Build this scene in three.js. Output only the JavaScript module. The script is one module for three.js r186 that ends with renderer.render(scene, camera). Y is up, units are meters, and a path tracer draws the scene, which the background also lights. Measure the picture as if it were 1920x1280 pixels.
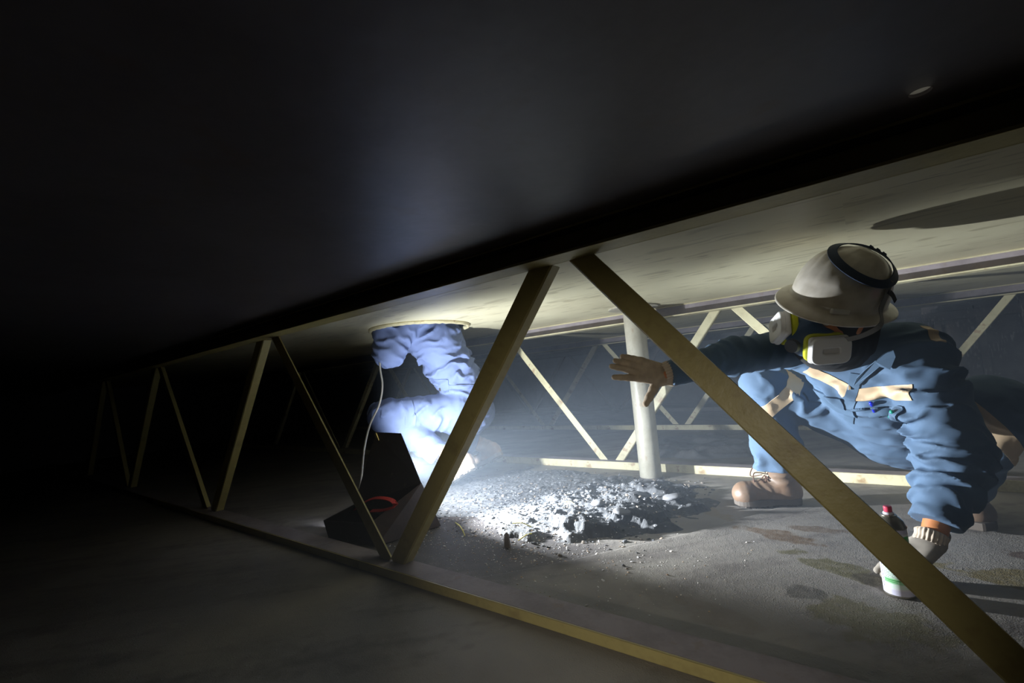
import * as THREE from 'three';
import { mergeGeometries, mergeVertices } from 'three/addons/utils/BufferGeometryUtils.js';
import { RoundedBoxGeometry } from 'three/addons/geometries/RoundedBoxGeometry.js';
import { ImprovedNoise } from 'three/addons/math/ImprovedNoise.js';

// ------------------------------------------------------------------ camera, haze, exposure
const V = (x, y, z) => new THREE.Vector3(x, y, z);
const FOCAL = 853, EYE = V(0, 0.62, 0);
const CR = V(0.786, -0.084, -0.612), CD = V(-0.117, -0.993, -0.014), CF = V(-0.607, 0.082, -0.791);   // camera's right, down, forward in the world
CF.normalize(); CR.addScaledVector(CF, -CR.dot(CF)).normalize(); CD.crossVectors(CF, CR).normalize();
const camera = new THREE.PerspectiveCamera(2 * Math.atan(640 / FOCAL) * 180 / Math.PI, 1.5, 0.02, 60);
camera.position.copy(EYE);
camera.quaternion.setFromRotationMatrix(new THREE.Matrix4().makeBasis(CR, CD.clone().negate(), CF.clone().negate()));
camera.updateMatrixWorld();
const scene = new THREE.Scene();
scene.background = new THREE.Color(0x000000);
const HAZE = 0.06;
scene.fog = new THREE.FogExp2(new THREE.Color(0.72, 0.84, 1.0), HAZE);
const renderer = new THREE.WebGLRenderer();
renderer.toneMapping = THREE.LinearToneMapping;
renderer.toneMappingExposure = 1.0;
renderer.shadowMap.enabled = true;
const at = (px, py, s) => EYE.clone().addScaledVector(CR, (px - 960) / FOCAL * s).addScaledVector(CD, (py - 640) / FOCAL * s).addScaledVector(CF, s);
const dirCam = (x, y, z) => CR.clone().multiplyScalar(x).addScaledVector(CD, y).addScaledVector(CF, z).normalize();

// ------------------------------------------------------------------ the work lamp (the scene's light)
const LAMP_AT = V(-1.84, 0.25, -1.35), LAMP_TO = V(0.80, 0.12, -0.56).normalize();
const LAMP_COLOR = new THREE.Color(0.86, 0.93, 1.0);
const lampSpot = (name, axis, power, half, pen) => {
  const l = new THREE.SpotLight(LAMP_COLOR, power, 0, half, pen, 2);
  l.name = name; l.position.copy(LAMP_AT).addScaledVector(LAMP_TO, 0.012); l.target.position.copy(l.position).add(axis);
  l.castShadow = true; l.shadow.radius = 1.1; l.shadow.mapSize.set(2048, 2048); l.shadow.camera.near = 0.02; l.shadow.camera.far = 12;
  scene.add(l, l.target);
};
lampSpot('work_lamp_flood', V(0.20, 0.24, -0.85), 12, 1.33, 1.0);      // wide spill of the reflector
lampSpot('work_lamp_beam', V(1.18, -0.07, -0.57).normalize(), 56, 0.58, 1.0);      // its beam, down along the floor
const HEADLAMP_AT = at(648, 978, 2.13), HEADLAMP_TO = V(-0.90, -0.26, 0.12).normalize();
const headLight = new THREE.SpotLight(new THREE.Color(0.75, 0.82, 1.0), 0.45, 0, 0.36, 0.8, 2);
headLight.name = 'headlamp_beam';
headLight.position.copy(HEADLAMP_AT).addScaledVector(HEADLAMP_TO, 0.006); headLight.target.position.copy(HEADLAMP_AT).add(HEADLAMP_TO);
headLight.castShadow = true; headLight.shadow.radius = 0.5;
scene.add(headLight, headLight.target);

// dim torch on a small stand beside the photographer, shining at the near truss
const TORCH_AT = V(-0.22, 0.40, 0.30), TORCH_TO = V(-0.30, -0.20, -1.30).normalize();
const torchLight = new THREE.SpotLight(new THREE.Color(1.0, 0.93, 0.80), 1.7, 0, 0.52, 1.0, 2);
torchLight.name = 'torch_beam';
torchLight.position.copy(TORCH_AT).addScaledVector(TORCH_TO, 0.008); torchLight.target.position.copy(TORCH_AT).add(TORCH_TO);
torchLight.castShadow = true; torchLight.shadow.radius = 1.0;
scene.add(torchLight, torchLight.target);

// ------------------------------------------------------------------ helpers
let seed = 7;
const rnd = () => { seed = (seed + 0x6d2b79f5) | 0; let t = Math.imul(seed ^ (seed >>> 15), 1 | seed); t = (t + Math.imul(t ^ (t >>> 7), 61 | t)) ^ t; return ((t ^ (t >>> 14)) >>> 0) / 4294967296; };
const R = (a, b) => a + (b - a) * rnd();
const IN = new ImprovedNoise();
const n3 = (x, y, z) => IN.noise(x, y, z);
const fbm = (x, y, z, o = 4) => { let s = 0, a = 0.5; for (let i = 0; i < o; i++) { s += a * n3(x, y, z); x *= 2.03; y *= 2.03; z *= 2.03; a *= 0.5; } return s; };
const clamp = (x, a, b) => Math.min(b, Math.max(a, x)), lerp = (a, b, t) => a + (b - a) * t;
const ss = (a, b, x) => { const t = clamp((x - a) / (b - a), 0, 1); return t * t * (3 - 2 * t); };
const used = {};
function numbered(name) { const k = used[name] = (used[name] ?? -1) + 1; return k ? name + '_' + String(k).padStart(3, '0') : name; }
function shade(o) { o.castShadow = o.receiveShadow = true; return o; }
function tag(o, label, category, group, kind) { if (label) o.userData.label = label; if (category) o.userData.category = category; if (group) o.userData.group = group; if (kind) o.userData.kind = kind; return o; }
function thing(name, label, category, group) { const o = new THREE.Group(); o.name = numbered(name); scene.add(o); return tag(o, label, category, group); }
function mesh(name, geo, mat, parent = scene) { const m = shade(new THREE.Mesh(geo, mat)); m.name = parent === scene ? numbered(name) : name; parent.add(m); return m; }
function struct(name, geo, mat) { const m = mesh(name, geo, mat); m.userData.kind = 'structure'; return m; }
function basis(x, y, z, p) { return new THREE.Matrix4().makeBasis(x, y, z).setPosition(p); }
// box-projected uv in metres
function boxUV(g) {
  g = g.index ? g.toNonIndexed() : g;
  const p = g.attributes.position, n = g.attributes.normal, uv = new Float32Array(p.count * 2);
  for (let i = 0; i < p.count; i++) {
    const ax = Math.abs(n.getX(i)), ay = Math.abs(n.getY(i)), az = Math.abs(n.getZ(i)), x = p.getX(i), y = p.getY(i), z = p.getZ(i);
    if (ay >= ax && ay >= az) { uv[2 * i] = x; uv[2 * i + 1] = z; } else if (ax >= az) { uv[2 * i] = z; uv[2 * i + 1] = y; } else { uv[2 * i] = x; uv[2 * i + 1] = y; }
  }
  g.setAttribute('uv', new THREE.BufferAttribute(uv, 2));
  return g;
}
function box(x0, x1, y0, y1, z0, z1, r = 0) {
  const w = x1 - x0, h = y1 - y0, d = z1 - z0;
  const g = r ? new RoundedBoxGeometry(w, h, d, 1, r) : new THREE.BoxGeometry(w, h, d);
  g.translate((x0 + x1) / 2, (y0 + y1) / 2, (z0 + z1) / 2);
  return boxUV(g);
}
const strip = (g) => { const o = new THREE.BufferGeometry(); g = g.index ? g.toNonIndexed() : g; for (const k of ['position', 'normal', 'uv']) if (g.attributes[k]) o.setAttribute(k, g.attributes[k]); return o; };
const merge = (list) => mergeGeometries(list.map(strip));
// a bar of an angle section from a to b: face w wide lying in the plane whose normal is n, second leg d deep running to -n from the right-hand edge
function angleBar(a, b, n, w, d, t, side = 1) {
  const dir = b.clone().sub(a), L = dir.length(); dir.normalize();
  const s = new THREE.Shape(), r = t * 0.7, e = side;
  const pts = [[-e * w / 2, 0], [e * w / 2 - e * r, 0], [e * w / 2, -r], [e * w / 2, -d], [e * (w / 2 - t), -d], [e * (w / 2 - t), -t - r * 0.6], [e * (w / 2 - t - r * 0.6), -t], [-e * w / 2, -t]];
  pts.forEach((p, i) => i ? s.lineTo(p[0], p[1]) : s.moveTo(p[0], p[1]));
  const g = new THREE.ExtrudeGeometry(s, { depth: L, bevelEnabled: false, steps: 1 });
  const x = new THREE.Vector3().crossVectors(n, dir).normalize();
  const gg = boxUV(g);
  const uv = gg.attributes.uv, p = gg.attributes.position;
  for (let i = 0; i < uv.count; i++) uv.setXY(i, p.getZ(i), p.getX(i) + p.getY(i));
  gg.applyMatrix4(basis(x, n, dir, a));
  return gg;
}
function tube(points, r, seg = 40, rad = 8) { return new THREE.TubeGeometry(new THREE.CatmullRomCurve3(points), seg, r, rad, false); }
// a plate through a ring of points, given thickness along its normal
function plate(points, t) {
  const c = points.reduce((s, p) => s.add(p), V(0, 0, 0)).divideScalar(points.length);
  const nrm = V(0, 0, 0);
  points.forEach((p, i) => nrm.add(new THREE.Vector3().crossVectors(p.clone().sub(c), points[(i + 1) % points.length].clone().sub(c))));
  nrm.normalize();
  const A = points.map((p) => p.clone().addScaledVector(nrm, t / 2)), B = points.map((p) => p.clone().addScaledVector(nrm, -t / 2)), pos = [];
  const tri = (a, b, d) => pos.push(a.x, a.y, a.z, b.x, b.y, b.z, d.x, d.y, d.z);
  const n = points.length;
  for (let i = 1; i < n - 1; i++) { tri(A[0], A[i], A[i + 1]); tri(B[0], B[i + 1], B[i]); }
  for (let i = 0; i < n; i++) { const j = (i + 1) % n; tri(A[i], B[i], B[j]); tri(A[i], B[j], A[j]); }
  const g = new THREE.BufferGeometry(); g.setAttribute('position', new THREE.Float32BufferAttribute(pos, 3)); g.computeVertexNormals();
  return boxUV(g);
}

// ------------------------------------------------------------------ textures
function lattice(per, sd) {
  let s = sd * 7919 + 13; const a = new Float32Array(per * per);
  for (let i = 0; i < a.length; i++) { s = (Math.imul(s, 1664525) + 1013904223) | 0; a[i] = ((s >>> 8) & 0xffff) / 65535; }
  return (x, y) => { const ix = Math.floor(x), iy = Math.floor(y), fx = x - ix, fy = y - iy, u = fx * fx * (3 - 2 * fx), v = fy * fy * (3 - 2 * fy), m = (q) => ((q % per) + per) % per;
    const x0 = m(ix), x1 = m(ix + 1), y0 = m(iy) * per, y1 = m(iy + 1) * per; return lerp(lerp(a[y0 + x0], a[y0 + x1], u), lerp(a[y1 + x0], a[y1 + x1], u), v); };
}
const LAT = [4, 8, 16, 32, 64, 128, 256].map((p, i) => [p, lattice(p, i + 1)]);
const tn = (u, v, k) => LAT[k][1](u * LAT[k][0], v * LAT[k][0]);             // tileable value noise, 4 * 2^k cells
const tfbm = (u, v, k0, k1) => { let s = 0, a = 1, w = 0; for (let k = k0; k <= k1; k++) { s += a * tn(u, v, k); w += a; a *= 0.6; } return s / w; };
function texture(w, h, fn, color) {
  const d = new Uint8Array(w * h * 4);
  for (let y = 0; y < h; y++) for (let x = 0; x < w; x++) { const c = fn((x + 0.5) / w, (y + 0.5) / h), o = (y * w + x) * 4; d[o] = clamp(c[0], 0, 255); d[o + 1] = clamp(c[1] ?? c[0], 0, 255); d[o + 2] = clamp(c[2] ?? c[0], 0, 255); d[o + 3] = 255; }
  const t = new THREE.DataTexture(d, w, h); t.wrapS = t.wrapT = THREE.RepeatWrapping; t.magFilter = THREE.LinearFilter; t.minFilter = THREE.LinearMipmapLinearFilter; t.generateMipmaps = true;
  if (color) t.colorSpace = THREE.SRGBColorSpace; t.needsUpdate = true; return t;
}
const rep = (t, x, y = x) => { const c = t.clone(); c.repeat.set(x, y); c.needsUpdate = true; return c; };
const mix3 = (a, b, t) => [lerp(a[0], b[0], t), lerp(a[1], b[1], t), lerp(a[2], b[2], t)];
const STEEL_BUMP = texture(512, 512, (u, v) => [128 + 90 * (tfbm(u, v, 3, 6) - 0.5) + 60 * (tn(u, v, 2) - 0.5)]);
const GRIT_BUMP = texture(512, 512, (u, v) => { const a = tn(u, v, 6), b = tn(u + 0.37, v + 0.11, 5); return [100 + 70 * (a - 0.5) + 60 * ss(0.72, 0.9, b) + 60 * (tn(u, v, 3) - 0.5)]; });
const paintMap = (base, dirt, rust, amount) => texture(512, 512, (u, v) => {
  const d = tfbm(u, v, 1, 5), f = tn(u, v, 5), r = ss(0.66, 0.8, tfbm(u + 0.3, v + 0.7, 2, 5));
  let c = mix3(base, dirt, clamp((d - 0.38) * 2.2 * amount + (f - 0.5) * 0.12, 0, 0.8));
  c = mix3(c, rust, r * 0.55 * amount);
  const sc = ss(0.93, 1, tn(u, v * 0.125, 6)) * 0.18; return mix3(c, dirt, sc);
}, true);
const CREAM = paintMap([214, 205, 166], [158, 143, 108], [132, 82, 46], 0.75);
const OLIVE = paintMap([172, 158, 100], [124, 109, 66], [128, 104, 66], 0.42);
const PALE = paintMap([174, 169, 153], [142, 133, 114], [140, 110, 80], 0.6);
const RUSTY = paintMap([76, 62, 58], [54, 45, 45], [90, 56, 36], 1.0);
const DUSTY = paintMap([146, 136, 138], [112, 102, 102], [130, 112, 96], 0.8);
const GREYP = paintMap([104, 98, 96], [72, 66, 64], [100, 76, 58], 0.9);
const steel = (map, rough = 0.5, s = 1.4) => new THREE.MeshStandardMaterial({ map: rep(map, s), bumpMap: rep(STEEL_BUMP, s * 2), bumpScale: 0.0012, roughness: rough, metalness: 0 });
const M = {
  dusty: steel(DUSTY, 0.75), streaked: steel(texture(512, 512, (u, v) => { const a = tfbm(u, v, 1, 5), s = ss(0.62, 0.9, tn(u, v * 0.25, 5)) * ss(0.4, 0.7, tn(u, v, 2)); return mix3(mix3([128, 118, 112], [92, 82, 78], clamp((a - 0.3) * 2, 0, 1)), [196, 186, 176], s * 0.7); }, true), 0.55, 1), darkenedGrey: steel(paintMap([96, 90, 92], [74, 68, 68], [90, 72, 60], 0.7), 0.42, 0.7), cream: steel(CREAM, 0.45), olive: steel(OLIVE, 0.42), pale: steel(PALE, 0.42), rusty: steel(RUSTY, 0.6), grey: steel(GREYP, 0.55),
};
const flat = (color, roughness = 0.6, extra = {}) => new THREE.MeshPhysicalMaterial({ color, roughness, ...extra });

// floor: dusty dark steel plate with stains, 6.8 x 6 m of it
const FX0 = -5, FZ0 = -5, FW = 6.8, FD = 6;
const stains = [
  [-0.30, -1.83, 0.14, 0.05, [84, 62, 40], 0.75, 0.3], [-0.20, -1.95, 0.10, 0.03, [80, 60, 42], 0.6, -0.2], [-0.12, -1.62, 0.16, 0.05, [78, 72, 40], 0.75, 0.5], [-0.03, -1.58, 0.1, 0.05, [52, 44, 34], 0.7, 0.2],
  [-0.06, -1.33, 0.13, 0.09, [88, 80, 46], 0.6, 0.1], [0.28, -1.72, 0.16, 0.07, [104, 88, 40], 0.7, 0.1], [0.32, -1.9, 0.1, 0.04, [64, 44, 34], 0.7, 0.4], [-0.20, -1.42, 0.06, 0.04, [60, 56, 50], 0.6, 0],
  [-0.52, -1.25, 0.12, 0.05, [96, 90, 82], 0.25, 0.6], [-0.62, -2.05, 0.18, 0.04, [116, 100, 74], 0.5, 0.7], [-0.36, -1.20, 0.12, 0.05, [104, 88, 76], 0.25, 0.2],
];
const FLOOR = texture(2048, 1808, (u, v) => {
  const x = FX0 + u * FW, z = FZ0 + v * FD;
  const a = fbm(x * 1.3, z * 1.3, 3.1, 4), b = fbm(x * 5, z * 5, 8.7, 3), g = fbm(x * 30, z * 30, 1.3, 2), st = fbm(x * 2 - z * 1.4, (x + z) * 9, 5.5, 3);
  let c = mix3([150, 143, 133], [112, 106, 100], clamp(0.5 + a * 1.2 + b * 0.7, 0, 1));
  c = mix3(c, [84, 77, 73], clamp(st * 1.1 + g * 0.5, 0, 0.6));
  for (const [sx, sz, rx, rz, col, k, rot] of stains) {
    const dx = x - sx, dz = z - sz; if (Math.abs(dx) > 0.5 || Math.abs(dz) > 0.5) continue;
    const ca = Math.cos(rot), sa = Math.sin(rot), e = Math.hypot((dx * ca + dz * sa) / rx, (-dx * sa + dz * ca) / rz) + fbm(x * 14, z * 14, sx * 9, 3) * 1.1;
    c = mix3(c, col, k * ss(1.05, 0.8, e) * clamp(0.85 + fbm(x * 40, z * 40, 2, 2), 0, 1));
  }
  // dust and dirt lying dark round the scraped place
  const dd = Math.hypot((x + 1.5) / 0.72, (z + 1.36) / 0.36) + fbm(x * 5, z * 5, 2.2, 3) * 0.6;
  c = mix3(c, [50, 45, 46], 0.65 * ss(1.2, 0.6, dd));
  const sp = n3(x * 120, z * 120, 4.4); if (sp > 0.52) c = mix3(c, [176, 168, 160], (sp - 0.52) * 2.2 * ss(1.7, 0.7, dd));
  return c;
}, true);
FLOOR.wrapS = FLOOR.wrapT = THREE.MirroredRepeatWrapping;
const floorMat = new THREE.MeshStandardMaterial({ map: FLOOR, bumpMap: rep(GRIT_BUMP, FW * 2.5, FD * 2.5), bumpScale: 0.0014, roughness: 0.72 });
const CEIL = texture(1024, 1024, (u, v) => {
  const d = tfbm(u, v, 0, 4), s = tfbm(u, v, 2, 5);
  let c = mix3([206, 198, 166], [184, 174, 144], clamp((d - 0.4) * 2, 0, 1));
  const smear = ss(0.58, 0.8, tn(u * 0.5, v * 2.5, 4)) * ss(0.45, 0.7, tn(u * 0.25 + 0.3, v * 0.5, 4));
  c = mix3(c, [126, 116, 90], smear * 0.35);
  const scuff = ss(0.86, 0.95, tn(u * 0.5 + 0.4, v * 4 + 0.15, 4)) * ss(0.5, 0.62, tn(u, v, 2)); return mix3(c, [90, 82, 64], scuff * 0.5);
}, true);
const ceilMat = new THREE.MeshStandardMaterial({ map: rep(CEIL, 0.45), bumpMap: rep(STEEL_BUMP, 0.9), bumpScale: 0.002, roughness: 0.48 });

// ------------------------------------------------------------------ the setting
const X0 = -8.5, X1 = 2.6, Z0 = -7.6, Z1 = 1.6, HC = 0.975;
{
  const g = box(X0 - 0.1, X1 + 0.1, -0.06, 0, Z0 - 0.1, Z1 + 0.1), p = g.attributes.position, uv = g.attributes.uv;
  for (let i = 0; i < p.count; i++) uv.setXY(i, (p.getX(i) - FX0) / FW, (p.getZ(i) - FZ0) / FD);
  const floor = struct('floor', g, floorMat);
  // lap joint of two floor plates: a thin plate edge with its weld bead
  const seam = [V(-1.1, 0, -1.02), V(-0.90, 0, -1.26), V(-0.723, 0, -1.521), V(-0.574, 0, -1.744), V(-0.42, 0, -2.022), V(-0.2, 0, -2.42), V(0.05, 0, -2.66)];
  const line = new THREE.CatmullRomCurve3(seam).getSpacedPoints(90), pos = [], idx = [];
  line.forEach((q, i) => {
    const tn_ = line[Math.min(i + 1, 90)].clone().sub(line[Math.max(i - 1, 0)]).normalize(), s = V(-tn_.z, 0, tn_.x), h = 0.0035 + 0.0012 * n3(i * 0.8, 1, 2);
    for (const [o, y] of [[-0.012, 0.0002], [-0.005, h * 0.7], [0.001, h], [0.02, h * 0.75], [0.075, 0.0002]]) { const r = q.clone().addScaledVector(s, o); pos.push(r.x, y, r.z); }
    if (i) for (let k = 0; k < 4; k++) { const a = (i - 1) * 5 + k, b = i * 5 + k; idx.push(a, a + 1, b, a + 1, b + 1, b); }
  });
  const sg = new THREE.BufferGeometry(); sg.setAttribute('position', new THREE.Float32BufferAttribute(pos, 3)); sg.setIndex(idx); sg.computeVertexNormals();
  const suv = []; for (let i = 0; i < pos.length; i += 3) suv.push((pos[i] - FX0) / FW, (pos[i + 2] - FZ0) / FD); sg.setAttribute('uv', new THREE.Float32BufferAttribute(suv, 2));
  if (sg.attributes.normal.getY(0) < 0) { const ix = sg.index.array; for (let i = 0; i < ix.length; i += 3) { const t = ix[i]; ix[i] = ix[i + 1]; ix[i + 1] = t; } sg.computeVertexNormals(); }
  mesh('plate_seam', sg, floorMat, floor);
}
const HOLE = V(-2.09, HC, -1.83), HOLE_R = 0.285;
{
  const deck = (z0, z1, holes) => {
    const s = new THREE.Shape(); s.moveTo(X0 - 0.1, z0); s.lineTo(X1 + 0.1, z0); s.lineTo(X1 + 0.1, z1); s.lineTo(X0 - 0.1, z1); s.closePath();
    for (const [x, z, r] of holes) { const h = new THREE.Path(); h.absarc(x, z, r, 0, Math.PI * 2, true); s.holes.push(h); }
    const g = new THREE.ExtrudeGeometry(s, { depth: 0.012, bevelEnabled: false, curveSegments: 64 });
    g.rotateX(Math.PI / 2); g.translate(0, HC + 0.012, 0); return boxUV(g);       // shape y becomes z
  };
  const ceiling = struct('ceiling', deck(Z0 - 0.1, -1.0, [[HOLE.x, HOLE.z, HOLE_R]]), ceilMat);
  tag(mesh('deck_plate', deck(-1.0, Z1 + 0.1, [[0.105, -0.86, 0.013]]), M.darkenedGrey, ceiling), 'grey deck plate of the near bay, coloured darker to keep it dim');  // deck colour darkened so the near bay stays in gloom
  const ring = new THREE.TorusGeometry(HOLE_R + 0.004, 0.011, 10, 90); ring.rotateX(Math.PI / 2); ring.scale(1, 1.3, 1); ring.translate(HOLE.x, HC - 0.004, HOLE.z);
  const p = ring.attributes.position; for (let i = 0; i < p.count; i++) { const k = n3(p.getX(i) * 60, p.getY(i) * 60, p.getZ(i) * 60) * 0.0035; p.setXYZ(i, p.getX(i) + k, p.getY(i) + k, p.getZ(i) + k * 0.7); } ring.computeVertexNormals();
  tag(mesh('manhole_rim', boxUV(ring), M.cream, ceiling), 'cream welded rim round the manhole');
  // weld bead running along the deck beside the near truss
  mesh('weld_bead', boxUV(tube([V(X0, HC, -0.945), V(-3, HC - 0.001, -0.945), V(X1, HC, -0.945)], 0.004, 200, 6)), M.olive, ceiling);
  // the closed space above the deck
  const up = merge([box(X0 - 0.1, X1 + 0.1, 2.0, 2.05, Z0 - 0.1, Z1 + 0.1), box(X0 - 0.1, X0 - 0.05, HC + 0.012, 2, Z0 - 0.1, Z1 + 0.1), box(X1 + 0.05, X1 + 0.1, HC + 0.012, 2, Z0 - 0.1, Z1 + 0.1), box(X0, X1, HC + 0.012, 2, Z0 - 0.1, Z0 - 0.05), box(X0, X1, HC + 0.012, 2, Z1 + 0.05, Z1 + 0.1)]);
  struct('trim_1', up, M.grey);
  const hole = thing('glow_spot', 'small pale spot in the dark deck near the upper right corner, with an added glow', 'hole');
  mesh('light_disc', new THREE.CylinderGeometry(0.0128, 0.0128, 0.002, 24).translate(0.105, HC + 0.006, -0.86), flat(0x8a8578, 0.8, { emissive: new THREE.Color(0.05, 0.048, 0.04) }), hole);  // glow put into the disc so the spot shows pale
  const hl = new THREE.PointLight(new THREE.Color(1, 0.95, 0.8), 0.0001, 0, 2); hl.position.set(0.105, HC - 0.002, -0.86); hl.name = 'glow_spot_light'; scene.add(hl);  // very faint point light added to go with the disc
}
struct('wall_left', box(X0 - 0.1, X0, 0, HC, Z0, Z1), M.grey);
struct('wall_right', box(X1, X1 + 0.1, 0, HC, Z0, Z1), M.grey);
struct('wall_front', box(X0, X1, 0, HC, Z1, Z1 + 0.1), M.grey);
{
  const wall = struct('wall_back', box(X0, X1, 0, HC, Z0 - 0.1, Z0), M.grey);
  // upright stiffeners seen at the right
  for (let i = 0; i < 9; i++) { const x = -0.9 + i * 0.36; mesh('stiffener', box(x, x + 0.05, 0, HC, Z0, Z0 + 0.03), M.grey, wall); }
}

{ // ribbed bulkhead behind the grey truss at the far right
  const w = struct('wall_right_bulkhead', box(0.42, X1, 0, 0.93, -5.22, -5.2), M.streaked);
  for (let i = 0; i < 7; i++) { const x = 0.48 + i * 0.25; mesh('stiffener', box(x, x + 0.045, 0, 0.9, -5.2, -5.15, 0.002), M.streaked, w); }
  mesh('rail', box(0.42, X1, 0.80, 0.87, -5.2, -5.13, 0.003), M.streaked, w);
}

// ------------------------------------------------------------------ lattice trusses
const ZN = V(0, 0, 1), PITCH = 1.57;
function truss(name, label, zb, opts) {
  const t = thing(name, label, 'truss'), { legH = 0.047, flange = 0.078, mat, bmat = mat, top = 0.903, xs, w = 0.047, d = 0.04, x0 = X0, x1 = X1 } = opts;
  const zf = zb + 0.05;                                    // front face of the bottom chord
  // bottom chord: angle with its flange running back; top chord: angle with its flange towards the camera
  const bc = mesh('bottom_chord', box(x0, x1, 0.0, legH, zf - 0.006, zf, 0.0015), mat, t);
  tag(mesh('flange', box(x0, x1, legH - 0.0065, legH + 0.0005, zf - 0.006 - flange, zf - 0.0055, 0.0015), M.dusty, bc), 'dust covered top flange');
  const tc = mesh('top_chord', box(x0, x1, top, HC, zb - 0.007, zb, 0.0015), opts.leg ?? mat, t);
  mesh('flange', box(x0, x1, top, top + 0.007, zb - 0.0005, zb + 0.072, 0.0015), mat, tc);
  if (opts.leg) mesh('weld_bead', boxUV(tube([V(x0, HC - 0.003, zb + 0.002), V((x0 + x1) / 2, HC - 0.0035, zb + 0.002), V(x1, HC - 0.003, zb + 0.002)], 0.0045, 160, 6)), M.cream, tc);
  for (const b of opts.braces) {
    const [xa, ya, xb, yb, ww = w, dd = d, side = 1] = b;
    mesh('brace', angleBar(V(xa, ya, zb - 0.001), V(xb, yb, zb - 0.001), ZN, ww, dd, 0.006, side), bmat, t);
  }
  return t;
}
{
  const yB = 0.02, yT = 0.925;
  const fb = [ // near truss, in its plane: from the deck down
    [-0.545, yT, 0.215, yB, 0.056, 0.038, -1], [-0.640, yT, -1.352, yB, 0.060, 0.040, 1], [-2.175, yT, -1.395, yB, 0.056, 0.040, -1], [-2.30, yT, -2.975, yB, 0.06, 0.04, 1],
    [-3.885, yT, -3.08, yB, 0.056, 0.04, -1], [-3.98, yT, -4.68, yB, 0.06, 0.04, 1], [-5.4, yT, -4.75, yB, 0.056, 0.04, -1], [-5.55, yT, -6.2, yB, 0.06, 0.04, 1], [1.0, yT, 0.3, yB, 0.06, 0.04, 1],
  ];
  truss('lattice_truss', 'olive painted steel lattice truss crossing the whole foreground in front of the workers', -1.0, { legH: 0.028, flange: 0.085, mat: M.olive, top: 0.907, braces: fb });
  const row = (xt, n0, n1, w) => { const o = []; for (let k = n0; k <= n1; k++) { const x = xt + PITCH * k; o.push([x - 0.04, yT, x - PITCH / 2 + 0.035, yB, w, 0.035, 1], [x + 0.04, yT, x + PITCH / 2 - 0.035, yB, w, 0.035, -1]); } return o; };
  truss('lattice_truss', 'cream lattice truss standing behind the pipe column and the crouching worker', -2.73, { mat: M.cream, leg: M.dusty, braces: row(-0.583, -3, 1, 0.046) });
  truss('lattice_truss', 'grey dusty lattice truss in the middle distance behind the cream one', -4.5, { mat: M.cream, leg: M.dusty, braces: row(-0.69, -3, 1, 0.046) });
  truss('lattice_truss', 'faint farthest lattice truss before the ribbed back wall', -6.25, { mat: M.grey, braces: row(-0.6, -3, 1, 0.046) });
}

// ------------------------------------------------------------------ pipe column
{
  const c = thing('pipe_column', 'cream steel pipe column beside the outstretched gloved hand', 'column'), x = -1.03, z = -2.52, r = 0.06;
  const g = new THREE.LatheGeometry([[0.0, 0], [r, 0], [r, 0.2], [r, 0.5], [r, HC - 0.004], [0, HC - 0.004]].map((p) => new THREE.Vector2(p[0], p[1])), 48); g.translate(x, 0, z);
  const pipe = mesh('pipe', g, M.pale, c);
  const uv = g.attributes.uv; for (let i = 0; i < uv.count; i++) uv.setXY(i, uv.getX(i) * 0.38, g.attributes.position.getY(i));
  const pad = new THREE.CylinderGeometry(0.14, 0.14, 0.008, 48); pad.translate(x, HC - 0.004, z); mesh('top_pad', boxUV(pad), M.pale, c);
  const w = new THREE.TorusGeometry(r + 0.001, 0.006, 8, 40); w.rotateX(Math.PI / 2); w.translate(x, HC - 0.012, z); mesh('weld_bead', boxUV(w), M.pale, c);
  const w2 = new THREE.TorusGeometry(r + 0.002, 0.007, 8, 40); w2.rotateX(Math.PI / 2); w2.translate(x, 0.003, z); mesh('weld_bead', boxUV(w2), M.grey, c);
}
// ------------------------------------------------------------------ scraped sludge
const sludgeMat = (rough, bump) => new THREE.MeshStandardMaterial({ vertexColors: true, roughness: rough, bumpMap: rep(GRIT_BUMP, 4), bumpScale: bump });
function heap(name, x0, x1, z0, z1, step, height, color, mat) {
  const nx = Math.round((x1 - x0) / step), nz = Math.round((z1 - z0) / step), pos = [], col = [], uv = [], idx = [], keep = [];
  for (let k = 0; k <= nz; k++) for (let i = 0; i <= nx; i++) { const x = x0 + i * step, z = z0 + k * step, h = height(x, z); keep.push(h > 0.0004); pos.push(x, Math.max(h, -0.004), z); uv.push(x, z); const c = color(x, z, h); col.push(c[0], c[1], c[2]); }
  for (let k = 0; k < nz; k++) for (let i = 0; i < nx; i++) { const a = k * (nx + 1) + i, b = a + 1, c = a + nx + 1, d = c + 1; if (keep[a] || keep[b] || keep[c] || keep[d]) idx.push(a, c, b, b, c, d); }
  const g = new THREE.BufferGeometry(); g.setAttribute('position', new THREE.Float32BufferAttribute(pos, 3)); g.setAttribute('color', new THREE.Float32BufferAttribute(col, 3)); g.setAttribute('uv', new THREE.Float32BufferAttribute(uv, 2)); g.setIndex(idx); g.computeVertexNormals();
  return mesh(name, g, mat);
}
const ridge = (x, y, z) => 1 - Math.abs(n3(x, y, z)) * 2;
const bumpAt = (x, z, cx, cz, rx, rz, rot, h, sharp = 0.75) => { const dx = x - cx, dz = z - cz, c = Math.cos(rot), s = Math.sin(rot), e = Math.hypot((dx * c + dz * s) / rx, (-dx * s + dz * c) / rz) + fbm(x * 11, z * 11, cx * 5, 3) * 0.7 + fbm(x * 31, z * 31, cx * 3, 2) * 0.35; return h * ss(1, sharp, e); };
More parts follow.
